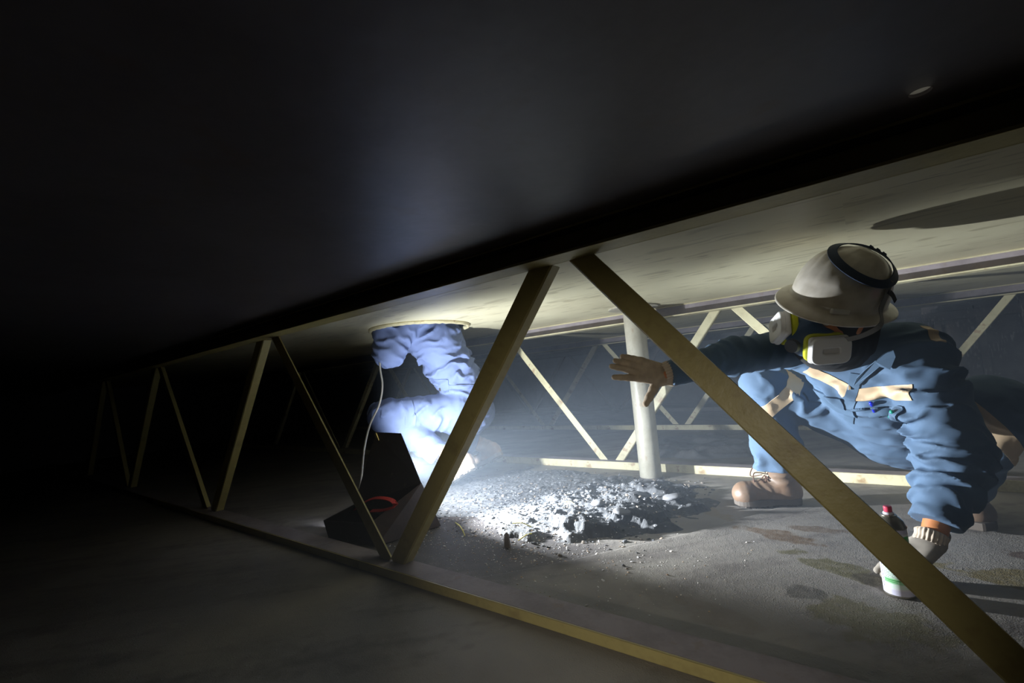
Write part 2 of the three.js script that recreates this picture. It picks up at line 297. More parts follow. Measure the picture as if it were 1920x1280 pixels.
function crustHeight(x, z) {
  const e = Math.hypot((x + 1.42) / 0.80, (z + 2.02) / 0.56) + fbm(x * 4, z * 4, 1.5, 3) * 0.7, m = ss(1.02, 0.8, e);
  const c = ss(1.0, 0.78, Math.hypot((x + 1.0) / 0.36, (z + 1.98) / 0.44) + fbm(x * 6, z * 6, 7.5, 3) * 0.9);
  let h = m * (0.006 + 0.006 * Math.max(0, fbm(x * 16, z * 16, 3, 3)) + 0.004 * Math.max(0, n3(x * 70, z * 70, 1)) + 0.006 * Math.max(0, n3(x * 38, z * 38, 6)));
  h += c * (0.012 + 0.028 * Math.max(0, ridge(x * 7, z * 7, 3) - 0.45) + 0.016 * Math.max(0, fbm(x * 22, z * 22, 9, 3)) + 0.004 * n3(x * 60, z * 60, 4) + 0.003 * n3(x * 95, z * 95, 8));
  h += bumpAt(x, z, -0.80, -1.80, 0.13, 0.10, 0.3, 0.05, 0.55) + bumpAt(x, z, -0.92, -2.18, 0.16, 0.05, 0.5, 0.02) + bumpAt(x, z, -0.80, -2.36, 0.10, 0.03, -0.5, 0.010) + bumpAt(x, z, -0.96, -1.60, 0.14, 0.06, -0.2, 0.03) + bumpAt(x, z, -1.17, -1.47, 0.12, 0.05, 0.1, 0.022) + bumpAt(x, z, -1.3, -1.62, 0.1, 0.04, 0.3, 0.012);
  return h - 0.0008;
}
tag(heap('sludge_heap', -2.35, -0.58, -2.66, -1.28, 0.0055, crustHeight, (x, z, h) => {
  const a = fbm(x * 9, z * 9, 2.5, 3), f = n3(x * 85, z * 85, 3.3), edge = ss(-1.62, -1.42, z) * ss(-0.7, -1.0, x), r = ss(-1.05, -0.8, x + 0.15 * a);
  let v = clamp(0.155 + 0.13 * a + 0.12 * f - 0.15 * r, 0.06, 0.7); v *= lerp(1, 0.58, ss(0.010, 0.028, h)); if (n3(x * 130, z * 130, 7) > 0.35) v *= 0.45; v = lerp(v, 0.13 + 0.08 * a, edge * 0.85);  // raised crust coloured darker to offset lamp light on its slopes
  return [v * lerp(0.97, 1.0, edge), v * 0.985, v * lerp(1.03, 0.97, edge)];
}, sludgeMat(0.85, 0.003)), 'pale crumbled heap of scraped sludge round the foot of the pipe column', 'sludge heap');
tag(heap('sludge_heap', -1.75, -0.45, -4.2, -2.95, 0.012, (x, z) => { const m = ss(1.0, 0.7, Math.hypot((x + 1.05) / 0.52, (z + 3.55) / 0.42) + fbm(x * 4, z * 4, 3.5, 3) * 0.8); return m * (0.02 + 0.05 * Math.max(0, ridge(x * 3.2, z * 3.2, 8) - 0.3) + 0.03 * Math.max(0, fbm(x * 9, z * 9, 5, 3)) + 0.006 * n3(x * 40, z * 40, 2)) - 0.001; }, (x, z) => { const v = 0.09 + 0.05 * fbm(x * 8, z * 8, 2, 3); return [v * 1.05, v, v * 1.02]; }, sludgeMat(0.38, 0.004)), 'dark wet-looking heap of sludge lying behind the cream truss', 'sludge heap');
const groundY = (x, z) => Math.max(0, x > -2.35 && x < -0.58 && z > -2.66 && z < -1.28 ? crustHeight(x, z) : 0);
{ // crumbs nobody could count
  const shapes = [0, 1, 2].map((k) => { const g = new THREE.IcosahedronGeometry(1, 0), p = g.attributes.position; for (let i = 0; i < p.count; i++) { const q = 1 + 0.45 * n3(Math.round(p.getX(i) * 50) * 0.3 + k * 7, Math.round(p.getY(i) * 50) * 0.3, Math.round(p.getZ(i) * 50) * 0.3); p.setXYZ(i, p.getX(i) * q, p.getY(i) * q * 0.45, p.getZ(i) * q); } g.computeVertexNormals(); return g; });
  const scatter = (name, label, count, place, size, colors, rough) => {
    const im = new THREE.InstancedMesh(shapes[count % 3], new THREE.MeshStandardMaterial({ roughness: rough }), count), q = new THREE.Quaternion(), m = new THREE.Matrix4(), c = new THREE.Color();
    for (let i = 0; i < count; i++) { const [x, z] = place(), s = size(); q.setFromEuler(new THREE.Euler(R(-0.5, 0.5), R(0, 6.3), R(-0.5, 0.5))); im.setMatrixAt(i, m.compose(V(x, groundY(x, z) + s * 0.2, z), q, V(s * R(0.7, 1.6), s, s * R(0.6, 1.2)))); const k = colors[Math.floor(rnd() * colors.length)], v = R(0.7, 1.2); im.setColorAt(i, c.setRGB(k[0] * v, k[1] * v, k[2] * v)); }
    im.name = name; shade(im); scene.add(im); tag(im, label, null, null, 'stuff');
  };
  scatter('dirt_specks', 'pale specks of scale strewn over the dark floor before the heap', 1500, () => { let x, z; do { x = R(-1.75, -0.35); z = R(-1.75, -1.05); } while (rnd() > Math.exp(-(((x + 1.2) / 0.45) ** 2) - (((z + 1.38) / 0.2) ** 2)) + 0.05); return [x, z]; }, () => R(0.0012, 0.0032) * (rnd() < 0.08 ? 1.8 : 1), [[0.7, 0.66, 0.6], [0.55, 0.5, 0.44], [0.75, 0.74, 0.74], [0.5, 0.36, 0.24]], 0.7);
  scatter('sludge_crumbs', 'grey and black crumbs scattered over the sludge heap', 2600, () => { let x, z; do { x = R(-2.2, -0.65); z = R(-2.6, -1.35); } while (rnd() > Math.exp(-(((x + 1.25) / 0.5) ** 2) - (((z + 1.95) / 0.4) ** 2))); return [x, z]; }, () => R(0.002, 0.007) * (rnd() < 0.12 ? 1.7 : 1), [[0.2, 0.2, 0.21], [0.14, 0.14, 0.145], [0.22, 0.22, 0.23], [0.05, 0.05, 0.05], [0.05, 0.048, 0.048], [0.22, 0.18, 0.14]], 0.85);
}
{ // loose flakes that stand out one by one
  const flake = (px, py, s, k, label, group) => { const p = at(px, py, 1).sub(EYE), c = EYE.clone().addScaledVector(p, -EYE.y / p.y), g = new THREE.IcosahedronGeometry(1, 2), a = g.attributes.position; for (let i = 0; i < a.count; i++) { const x = a.getX(i), y = a.getY(i), z = a.getZ(i), q = 1 + 0.5 * fbm(x * 1.3 + k * 9, y * 1.3, z * 1.3, 3); a.setXYZ(i, x * q * s * 1.3, Math.max(y * q * s * 0.42, -s * 0.2), z * q * s * 0.9); } const gg = mergeVertices(g.deleteAttribute('normal').deleteAttribute('uv')); gg.computeVertexNormals(); gg.rotateY(k * 1.7); gg.rotateZ(0.25 * Math.sin(k * 3)); gg.translate(c.x, groundY(c.x, c.z) + s * 0.12, c.z); const v = 0.13 + 0.04 * Math.sin(k * 5); tag(mesh('sludge_flake', gg, flat(new THREE.Color(v, v * 0.99, v * 1.02), 0.85)), label, 'sludge flake', group); };
  [[1150, 905, 0.03, 'grey sludge flake just left of the foot of the pipe column'], [1085, 902, 0.024, 'grey sludge flake at the back of the heap near the cream bottom chord'], [1012, 918, 0.02, 'small grey sludge flake at the back left, nearest the raised boots'], [1042, 945, 0.026, 'grey sludge flake left of the pale straw in the middle of the heap'], [1122, 958, 0.034, 'large grey sludge flake right of the pale straw in the middle of the heap'], [1196, 938, 0.04, 'large sludge flake on the heap straight below the pipe column'], [1262, 948, 0.04, 'large sludge flake at the far right edge of the heap, towards the brown boot'],
    [1170, 985, 0.03, 'sludge flake at the front right of the heap, nearest the seam of the floor plates'], [1000, 960, 0.022, 'small sludge flake just behind the flat ochre straw'], [1215, 915, 0.03, 'sludge flake touching the foot of the pipe column on its near side']].forEach(([x, y, s, l], i) => flake(x, y, s, i + 1, l, 'loose flakes on the sludge heap'));
  const c = at(952, 1026, 1).sub(EYE), p = EYE.clone().addScaledVector(c, -EYE.y / c.y), sh = plate([p.clone().add(V(-0.014, 0, 0)), p.clone().add(V(0.016, 0, 0.004)), p.clone().add(V(0.013, 0.05, 0.006)), p.clone().add(V(0.002, 0.056, 0.004)), p.clone().add(V(-0.01, 0.046, 0))], 0.006);
  tag(mesh('scale_shard', sh, flat(0x6a625c, 0.8)), 'upright grey shard of scale standing before the heap', 'shard');
  const straw = (px, py, px2, py2, label, r = 0.0022) => { const F = (x, y) => { const d = at(x, y, 1).sub(EYE), q = EYE.clone().addScaledVector(d, -EYE.y / d.y); q.y = groundY(q.x, q.z) + 0.004; return q; }, a = F(px, py), b = F(px2, py2), m = a.clone().lerp(b, 0.5); m.y += 0.008; m.x += 0.006; tag(mesh('straw', tube([a, m, b], r, 14, 6), flat(0xc8b95a, 0.7)), label, 'straw'); };
  straw(854, 981, 872, 1006, 'bent yellow straw near the dark steel case'); straw(962, 992, 996, 989, 'ochre straw lying flat at the front of the sludge heap'); straw(972, 1015, 998, 1010, 'short ochre straw beside the upright shard'); straw(1058, 952, 1078, 957, 'pale straw lying in the middle of the sludge heap', 0.0016);
}
// ------------------------------------------------------------------ bodies and cloth: a distance field of tapered bones, meshed with surface nets
function field(bones, cell, k0 = 0.03) {
  const lo = V(1e9, 1e9, 1e9), hi = V(-1e9, -1e9, -1e9);
  for (const b of bones) for (const [p, r] of [[b.a, b.ra], [b.b, b.rb]]) { lo.min(p.clone().addScalar(-r - 0.03)); hi.max(p.clone().addScalar(r + 0.03)); }
  const nx = Math.ceil((hi.x - lo.x) / cell) + 1, ny = Math.ceil((hi.y - lo.y) / cell) + 1, nz = Math.ceil((hi.z - lo.z) / cell) + 1, F = new Float32Array(nx * ny * nz).fill(1);
  for (const b of bones) {
    const d = b.b.clone().sub(b.a), L = Math.max(d.length(), 1e-5), ax = d.clone().divideScalar(L), k = b.k ?? k0, m = Math.max(k, 0.02) + cell * 2, f = b.fold;
    const e1 = Math.abs(ax.y) < 0.8 ? new THREE.Vector3().crossVectors(ax, V(0, 1, 0)).normalize() : new THREE.Vector3().crossVectors(ax, V(1, 0, 0)).normalize(), e2 = new THREE.Vector3().crossVectors(ax, e1);
    const q = b.flat ? 1 / b.flat.f - 1 : 0, fn = b.flat?.n, grow = b.flat && b.flat.f > 1 ? b.flat.f : 1;
    const i0 = Math.max(0, Math.floor((Math.min(b.a.x - b.ra * grow, b.b.x - b.rb * grow) - m - lo.x) / cell)), i1 = Math.min(nx - 1, Math.ceil((Math.max(b.a.x + b.ra * grow, b.b.x + b.rb * grow) + m - lo.x) / cell));
    const j0 = Math.max(0, Math.floor((Math.min(b.a.y - b.ra * grow, b.b.y - b.rb * grow) - m - lo.y) / cell)), j1 = Math.min(ny - 1, Math.ceil((Math.max(b.a.y + b.ra * grow, b.b.y + b.rb * grow) + m - lo.y) / cell));
    const k0_ = Math.max(0, Math.floor((Math.min(b.a.z - b.ra * grow, b.b.z - b.rb * grow) - m - lo.z) / cell)), k1 = Math.min(nz - 1, Math.ceil((Math.max(b.a.z + b.ra * grow, b.b.z + b.rb * grow) + m - lo.z) / cell));
    for (let kk = k0_; kk <= k1; kk++) for (let j = j0; j <= j1; j++) for (let i = i0; i <= i1; i++) {
      let x = lo.x + i * cell - b.a.x, y = lo.y + j * cell - b.a.y, z = lo.z + kk * cell - b.a.z;
      if (q) { const t = (x * fn.x + y * fn.y + z * fn.z) * q; x += fn.x * t; y += fn.y * t; z += fn.z * t; }
      const s = x * ax.x + y * ax.y + z * ax.z, t = clamp(s / L, 0, 1), vx = x - ax.x * t * L, vy = y - ax.y * t * L, vz = z - ax.z * t * L;
      let dist = Math.sqrt(vx * vx + vy * vy + vz * vz) - lerp(b.ra, b.rb, t);
      if (dist > m + 0.02) continue;
      if (f && dist > -0.06) {
        const th = Math.atan2(x * e2.x + y * e2.y + z * e2.z, x * e1.x + y * e1.y + z * e1.z) / (2 * Math.PI), wx = x + b.a.x, wy = y + b.a.y, wz = z + b.a.z;
        const ph = f.freq * s + (f.tw ?? 0) * th + 0.9 * n3(wx * 7 + (f.ph ?? 0), wy * 7, wz * 7) + 0.35 * n3(wx * 19, wy * 19, wz * 19 + (f.ph ?? 0));
        const c = 0.5 + 0.5 * Math.cos(ph * 2 * Math.PI), mod = clamp(0.55 + 1.2 * n3(wx * 6 + 3, wy * 6 + (f.ph ?? 0), wz * 6), 0.05, 1.3), pr = f.at === undefined ? 1 : Math.exp(-(((t - f.at) / f.wd) ** 2));
        dist -= f.amp * (c * c - 0.35) * mod * pr;
      }
      if (b.cutB !== undefined) dist = Math.max(dist, s - L - b.cutB);
      if (b.cutA !== undefined) dist = Math.max(dist, -s - b.cutA);
      const o = (kk * ny + j) * nx + i, old = F[o];
      if (b.sub) { F[o] = Math.max(old, -dist); continue; }
      const h = clamp(0.5 + 0.5 * (old - dist) / k, 0, 1);
      F[o] = old >= 1 ? dist : lerp(old, dist, h) - k * h * (1 - h);
    }
  }
  return { F, nx, ny, nz, lo, cell };
}
function nets({ F, nx, ny, nz, lo, cell }) {
  const id = new Int32Array(nx * ny * nz).fill(-1), pos = [], idx = [], off = [0, 1, nx, nx + 1, nx * ny, nx * ny + 1, nx * ny + nx, nx * ny + nx + 1];
  const E = [[0, 1], [2, 3], [4, 5], [6, 7], [0, 2], [1, 3], [4, 6], [5, 7], [0, 4], [1, 5], [2, 6], [3, 7]];
  for (let k = 0; k < nz - 1; k++) for (let j = 0; j < ny - 1; j++) for (let i = 0; i < nx - 1; i++) {
    const o = (k * ny + j) * nx + i; let neg = 0; for (let c = 0; c < 8; c++) if (F[o + off[c]] < 0) neg++;
    if (!neg || neg === 8) continue;
    let x = 0, y = 0, z = 0, n = 0;
    for (const [a, b] of E) { const fa = F[o + off[a]], fb = F[o + off[b]]; if ((fa < 0) === (fb < 0)) continue; const t = fa / (fa - fb); x += lerp(a & 1, b & 1, t); y += lerp((a >> 1) & 1, (b >> 1) & 1, t); z += lerp(a >> 2, b >> 2, t); n++; }
    id[o] = pos.length / 3; pos.push(lo.x + (i + x / n) * cell, lo.y + (j + y / n) * cell, lo.z + (k + z / n) * cell);
  }
  const quad = (a, b, c, d, flip) => { if (a < 0 || b < 0 || c < 0 || d < 0) return; flip ? idx.push(a, c, b, a, d, c) : idx.push(a, b, c, a, c, d); };
  for (let k = 1; k < nz - 1; k++) for (let j = 1; j < ny - 1; j++) for (let i = 1; i < nx - 1; i++) {
    const o = (k * ny + j) * nx + i, s = F[o] < 0;
    if (s !== F[o + 1] < 0) quad(id[o - nx - nx * ny], id[o - nx * ny], id[o], id[o - nx], !s);
    if (s !== F[o + nx] < 0) quad(id[o - nx * ny - 1], id[o - 1], id[o], id[o - nx * ny], !s);
    if (s !== F[o + nx * ny] < 0) quad(id[o - 1 - nx], id[o - nx], id[o], id[o - 1], !s);
  }
  const g = new THREE.BufferGeometry(); g.setAttribute('position', new THREE.Float32BufferAttribute(pos, 3)); g.setIndex(idx); g.computeVertexNormals();
  return g;
}
const sdf = (bones, cell, k) => nets(field(bones, cell, k));
function mottle(g, amount, fr = 9, warm = 0) {                     // worn, uneven dye
  const p = g.attributes.position, c = new Float32Array(p.count * 3);
  for (let i = 0; i < p.count; i++) { const a = 1 + amount * fbm(p.getX(i) * fr, p.getY(i) * fr, p.getZ(i) * fr, 3), w = warm * clamp(fbm(p.getX(i) * 14 + 5, p.getY(i) * 14, p.getZ(i) * 14, 3) + 0.1, 0, 1); c[3 * i] = a * (1 + w); c[3 * i + 1] = a; c[3 * i + 2] = a * (1 - w); }
  g.setAttribute('color', new THREE.BufferAttribute(c, 3)); return g;
}
// part of a surface inside |u| < hu, |v| < hv round c, lifted off along its normals with a turned-down edge
function patch(g, c, u, v, hu, hv, n, off, depth = 0.07, cosMin = 0.1) {
  const P = g.attributes.position, N = g.attributes.normal, ix = g.index.array, pos = [], nor = [];
  const planes = [[u, hu], [u.clone().negate(), hu], [v, hv], [v.clone().negate(), hv]];
  for (let t = 0; t < ix.length; t += 3) {
    let poly = [];
    for (let q = 0; q < 3; q++) { const i = ix[t + q]; poly.push([V(P.getX(i), P.getY(i), P.getZ(i)), V(N.getX(i), N.getY(i), N.getZ(i))]); }
    const m = poly[0][0].clone().sub(c); if (Math.abs(m.dot(u)) > hu + 0.03 || Math.abs(m.dot(v)) > hv + 0.03) continue;
    if (Math.abs(m.dot(n)) > depth || poly[0][1].dot(n) + poly[1][1].dot(n) + poly[2][1].dot(n) < 3 * cosMin) continue;
    for (const [d, h] of planes) {
      const out = [];
      for (let i = 0; i < poly.length; i++) {
        const A = poly[i], B = poly[(i + 1) % poly.length], da = A[0].clone().sub(c).dot(d) - h, db = B[0].clone().sub(c).dot(d) - h;
        if (da <= 0) out.push(A);
        if ((da < 0) !== (db < 0)) { const s = da / (da - db); out.push([A[0].clone().lerp(B[0], s), A[1].clone().lerp(B[1], s).normalize(), true]); }
      }
      poly = out; if (!poly.length) break;
    }
    const up = (a) => a[0].clone().addScaledVector(a[1], off), down = (a) => a[0].clone().addScaledVector(a[1], -0.001);
    for (let i = 1; i < poly.length - 1; i++) for (const a of [poly[0], poly[i], poly[i + 1]]) { const p = up(a); pos.push(p.x, p.y, p.z); nor.push(a[1].x, a[1].y, a[1].z); }
    for (let i = 0; i < poly.length; i++) {
      const A = poly[i], B = poly[(i + 1) % poly.length]; if (!A[2] || !B[2]) continue;
      const a = up(A), b = up(B), a2 = down(A), b2 = down(B), nn = new THREE.Vector3().crossVectors(a2.clone().sub(a), b.clone().sub(a)).normalize();
      for (const p of [a, a2, b2, a, b2, b]) { pos.push(p.x, p.y, p.z); nor.push(nn.x, nn.y, nn.z); }
    }
  }
  const o = new THREE.BufferGeometry(); o.setAttribute('position', new THREE.Float32BufferAttribute(pos, 3)); o.setAttribute('normal', new THREE.Float32BufferAttribute(nor, 3)); return o;
}
const cuff = (g, c, axis, hw, rad, off) => {                        // a band round a limb
  const e1 = new THREE.Vector3().crossVectors(axis, V(0.31, 0.9, 0.2)).normalize(), e2 = new THREE.Vector3().crossVectors(axis, e1);
  return patch(g, c, axis, e1, hw, rad, e2, off, rad, -2);
};
function pick(g, px, py, near = 0.3) {                                // where the line of sight of a pixel meets a mesh
  const o = EYE, d = at(px, py, 1).sub(EYE), P = g.attributes.position, N = g.attributes.normal, ix = g.index.array; let best = 1e9, res = null;
  for (let t = 0; t < ix.length; t += 3) {
    const a = ix[t], b = ix[t + 1], c = ix[t + 2], ax = P.getX(a), ay = P.getY(a), az = P.getZ(a), e1x = P.getX(b) - ax, e1y = P.getY(b) - ay, e1z = P.getZ(b) - az, e2x = P.getX(c) - ax, e2y = P.getY(c) - ay, e2z = P.getZ(c) - az;
    const hx = d.y * e2z - d.z * e2y, hy = d.z * e2x - d.x * e2z, hz = d.x * e2y - d.y * e2x, det = e1x * hx + e1y * hy + e1z * hz; if (Math.abs(det) < 1e-14) continue;
    const f = 1 / det, sx = o.x - ax, sy = o.y - ay, sz = o.z - az, u = f * (sx * hx + sy * hy + sz * hz); if (u < 0 || u > 1) continue;
    const qx = sy * e1z - sz * e1y, qy = sz * e1x - sx * e1z, qz = sx * e1y - sy * e1x, v = f * (d.x * qx + d.y * qy + d.z * qz); if (v < 0 || u + v > 1) continue;
    const w = f * (e2x * qx + e2y * qy + e2z * qz); if (w > near && w < best) { best = w; res = { p: o.clone().addScaledVector(d, w), n: V(N.getX(a), N.getY(a), N.getZ(a)), s: w }; }
  }
  return res ?? { p: at(px, py, 1.5), n: CF.clone().negate(), s: 1.5 };
}
function between(g, x0, y0, x1, y1, w, off, depth = 0.06) {           // a strip of cloth laid over g from one place to another
  const A = pick(g, x0, y0), B = pick(g, x1, y1), u = B.p.clone().sub(A.p), L = u.length(); u.normalize();
  const n = A.n.clone().add(B.n); n.addScaledVector(u, -n.dot(u)).normalize(); const v = new THREE.Vector3().crossVectors(n, u);
  return patch(g, A.p.clone().lerp(B.p, 0.5), u, v, L / 2, w / 2, n, off, depth);
}
function ribbon(pts, nrm, w, t) {                                      // a flat strap along points, facing nrm(i)
  const n = pts.length, pos = [], idx = [];
  for (let i = 0; i < n; i++) {
    const T = pts[Math.min(n - 1, i + 1)].clone().sub(pts[Math.max(0, i - 1)]).normalize(), N = nrm(i, pts[i]).clone(); N.addScaledVector(T, -N.dot(T)).normalize(); const B = new THREE.Vector3().crossVectors(T, N);
    for (const [a, b] of [[-1, 0], [1, 0], [1, 1], [-1, 1]]) { const p = pts[i].clone().addScaledVector(B, a * w / 2).addScaledVector(N, b * t); pos.push(p.x, p.y, p.z); }
    if (i) for (let k = 0; k < 4; k++) { const a = (i - 1) * 4 + k, b = (i - 1) * 4 + (k + 1) % 4, c = i * 4 + k, d = i * 4 + (k + 1) % 4; idx.push(a, b, c, b, d, c); }
  }
  const e = (n - 1) * 4; idx.push(0, 2, 1, 0, 3, 2, e, e + 1, e + 2, e, e + 2, e + 3);
  let g = new THREE.BufferGeometry(); g.setAttribute('position', new THREE.Float32BufferAttribute(pos, 3)); g.setIndex(idx); g = g.toNonIndexed(); g.computeVertexNormals(); return g;
}
const along = (pts, n) => new THREE.CatmullRomCurve3(pts).getSpacedPoints(n);
const bone = (a, b, ra, rb, o = {}) => ({ a, b, ra, rb, ...o });

// hands: wrist w, finger direction F, thumb side T, back of the hand N (all unit, right angles), curls per finger
function handBones(w, F, T, N, { curl = [0.2, 0.25, 0.25, 0.3], spread = [0.1, 0.02, -0.06, -0.16], thumb = [0.75, 0.6, -0.15], fat = 1, gaps = 1 } = {}) {
  const P = (f, t, n) => w.clone().addScaledVector(F, f).addScaledVector(T, t).addScaledVector(N, n), out = [];
  for (const t of [0.028, 0.01, -0.009, -0.027]) out.push(bone(P(0.008, t * 0.75, 0), P(0.088, t, 0), 0.015 * fat, 0.0125 * fat, { k: 0.012 }));
  out.push(bone(P(-0.03, 0.004, 0), P(0.02, 0.004, 0), 0.027, 0.026, { k: 0.015, flat: { n: N, f: 0.75 } }));
  const len = [[0.038, 0.024, 0.019], [0.043, 0.027, 0.02], [0.039, 0.025, 0.019], [0.03, 0.019, 0.017]], base = [0.0285, 0.0095, -0.0095, -0.0275];
  for (let i = 0; i < 4; i++) {
    let p = P(0.09 - Math.abs(i - 1.2) * 0.004, base[i] * 1.04, 0.001), a = 0; const sp = spread[i];
    for (let s = 0; s < 3; s++) {
      a += curl[i] * [0.7, 1.2, 0.9][s];
      const d = F.clone().multiplyScalar(Math.cos(a) * Math.cos(sp)).addScaledVector(T, Math.sin(sp)).addScaledVector(N, -Math.sin(a)).normalize(), q = p.clone().addScaledVector(d, len[i][s]);
      out.push(bone(p, q, (0.0102 - s * 0.0007) * fat, (0.0098 - s * 0.0008) * fat, { k: s ? 0.004 : 0.006 })); p = q;
    }
  }
  let p = P(0.018, 0.026, -0.006); const td = [[0.03, 0], [0.03, 1], [0.024, 2]];
  for (const [l, s] of td) { const d = F.clone().multiplyScalar(thumb[0] - s * 0.05).addScaledVector(T, thumb[1]).addScaledVector(N, thumb[2] - s * 0.12).normalize(), q = p.clone().addScaledVector(d, l); out.push(bone(p, q, (0.0145 - s * 0.0018) * fat, (0.0125 - s * 0.0015) * fat, { k: 0.008 })); p = q; }
  return out;
}
function ribbedCuff(c, axis, r0, r1, L, ribs = 22) {
  const pos = [], idx = [], e1 = new THREE.Vector3().crossVectors(axis, V(0.2, 0.9, 0.3)).normalize(), e2 = new THREE.Vector3().crossVectors(axis, e1), n = ribs * 6, m = 7;
  for (let j = 0; j <= m; j++) for (let i = 0; i < n; i++) {
    const th = i / n * 2 * Math.PI, t = j / m, rr = lerp(r0, r1, t) * (j === m ? 0.9 : 1) + (j === m ? 0 : 0.0014 * Math.cos(th * ribs) + 0.001 * Math.sin(t * 9 + th * 2));
    const p = c.clone().addScaledVector(axis, L * (j === m ? 0.995 : t)).addScaledVector(e1, Math.cos(th) * rr).addScaledVector(e2, Math.sin(th) * rr); pos.push(p.x, p.y, p.z);
    if (j) { const a = (j - 1) * n + i, b = (j - 1) * n + (i + 1) % n; idx.push(a, b, a + n, b, b + n, a + n); }
  }
  const g = new THREE.BufferGeometry(); g.setAttribute('position', new THREE.Float32BufferAttribute(pos, 3)); g.setIndex(idx); g.computeVertexNormals(); return g;
}
// work boots: heel and toe on (or near) the ground, ankle above; up is the boot's own up
function boot(parent, heel, toe, up, ankle, mats, label) {
  const f = toe.clone().sub(heel), L = f.length(); f.normalize(); up = up.clone().addScaledVector(f, -up.dot(f)).normalize(); const s = new THREE.Vector3().crossVectors(f, up);
  const P = (a, h, b = 0) => heel.clone().addScaledVector(f, a * L).addScaledVector(up, h).addScaledVector(s, b);
  const cr = { amp: 0.004, freq: 38, ph: L, at: 0.6, wd: 0.5 };
  const up_ = sdf([bone(P(0.84, 0.052), P(0.86, 0.05), 0.044, 0.044), bone(P(0.84, 0.05, 0.012), P(0.84, 0.05, -0.012), 0.042, 0.042), bone(P(0.3, 0.055), P(0.82, 0.05), 0.045, 0.043, { fold: cr }), bone(P(0.14, 0.06), P(0.12, 0.05), 0.042, 0.042),
    bone(P(0.22, 0.08), P(0.62, 0.068), 0.045, 0.036, { fold: { ...cr, at: 0.8 } }), bone(P(0.17, 0.07), ankle, 0.048, 0.052, { cutB: 0.0, fold: { amp: 0.004, freq: 25, ph: 3 } })], 0.0045, 0.022);
  const b = mesh('boot', mottle(up_, 0.5, 16, 0.35), mats.leather, parent); tag(b, label);
  const sh = new THREE.Shape(), w = (t) => lerp(0.036, 0.047, ss(0.3, 0.75, t)) * (t > 0.8 ? Math.sqrt(Math.max(0, 1 - ((t - 0.8) / 0.2) ** 2)) : t < 0.12 ? Math.sqrt(Math.max(0, 1 - ((0.12 - t) / 0.12) ** 2)) : 1) * (t > 0.3 && t < 0.5 ? 0.93 : 1);
  const ptsR = [], ptsL = []; for (let i = 0; i <= 24; i++) { const t = i / 24; ptsR.push([t * (L + 0.012) - 0.006, w(t) + 0.003]); ptsL.unshift([t * (L + 0.012) - 0.006, -w(t) - 0.003]); }
  [...ptsR, ...ptsL].forEach((p, i) => i ? sh.lineTo(p[0], p[1]) : sh.moveTo(p[0], p[1]));
  const sg = new THREE.ExtrudeGeometry(sh, { depth: 0.018, bevelEnabled: true, bevelSize: 0.003, bevelThickness: 0.004, bevelSegments: 2 }), parts = [sg];
  for (let i = 0; i < 9; i++) { const t = i < 3 ? 0.05 + i * 0.08 : 0.42 + (i - 3) * 0.09, l = new THREE.BoxGeometry(0.014, w(t) * 1.9, 0.008); l.translate(t * L, 0, -0.006); parts.push(l); }
  const g = merge(parts); g.applyMatrix4(basis(f, s.clone().negate(), up, heel.clone().addScaledVector(up, 0.012)));
  mesh('sole', g, mats.sole, b);
  const lace = []; for (let i = 0; i < 4; i++) { const t = 0.60 - i * 0.085, h = 0.102 + i * 0.016, d = 0.022; lace.push(tube([P(t, h - 0.012, -d - 0.008), P(t - 0.02, h + 0.004, 0), P(t - 0.04, h - 0.002, d + 0.006)], 0.0026, 10, 6), tube([P(t, h - 0.012, d + 0.008), P(t - 0.02, h + 0.005, 0), P(t - 0.04, h - 0.002, -d - 0.006)], 0.0026, 10, 6)); }
  lace.push(tube([P(0.45, 0.13, 0.02), P(0.6, 0.15, 0.05), P(0.66, 0.11, 0.06), P(0.5, 0.12, 0.03)], 0.0024, 20, 6), tube([P(0.45, 0.13, -0.01), P(0.66, 0.135, 0.0), P(0.7, 0.09, -0.02)], 0.0024, 20, 6));
  mesh('lace', merge(lace), mats.lace, b);
  return b;
}
const cloth = (color, o = {}) => new THREE.MeshPhysicalMaterial({ color, roughness: 0.86, vertexColors: true, sheen: 0.25, sheenRoughness: 0.7, sheenColor: new THREE.Color(color), ...o });
const PM = {
  skin: flat(0xb5713f, 0.55), blue: cloth(0x4a6078), lilac: cloth(0x66749c), tape: flat(0xc9ae8c, 0.55), seamBlue: flat(0x445a70, 0.85), seamLilac: flat(0x66749c, 0.85), glove: cloth(0xa8967f, { sheen: 0 }), knit: flat(0xb9a894, 0.9), hem: flat(0xb05a22, 0.8),
  darkGlove: cloth(0x8d8478, { sheen: 0 }), black: flat(0x0c0c0e, 0.9), leather: flat(0x6e5a49, 0.5, { vertexColors: true }), sole: flat(0x4c433a, 0.75), lace: flat(0x4a2c1e, 0.8), paleLeather: flat(0xa8907a, 0.6, { vertexColors: true }), paleSole: flat(0x9a8c7c, 0.8), metal: flat(0xb8b4aa, 0.3, { metalness: 0.9 }),
};

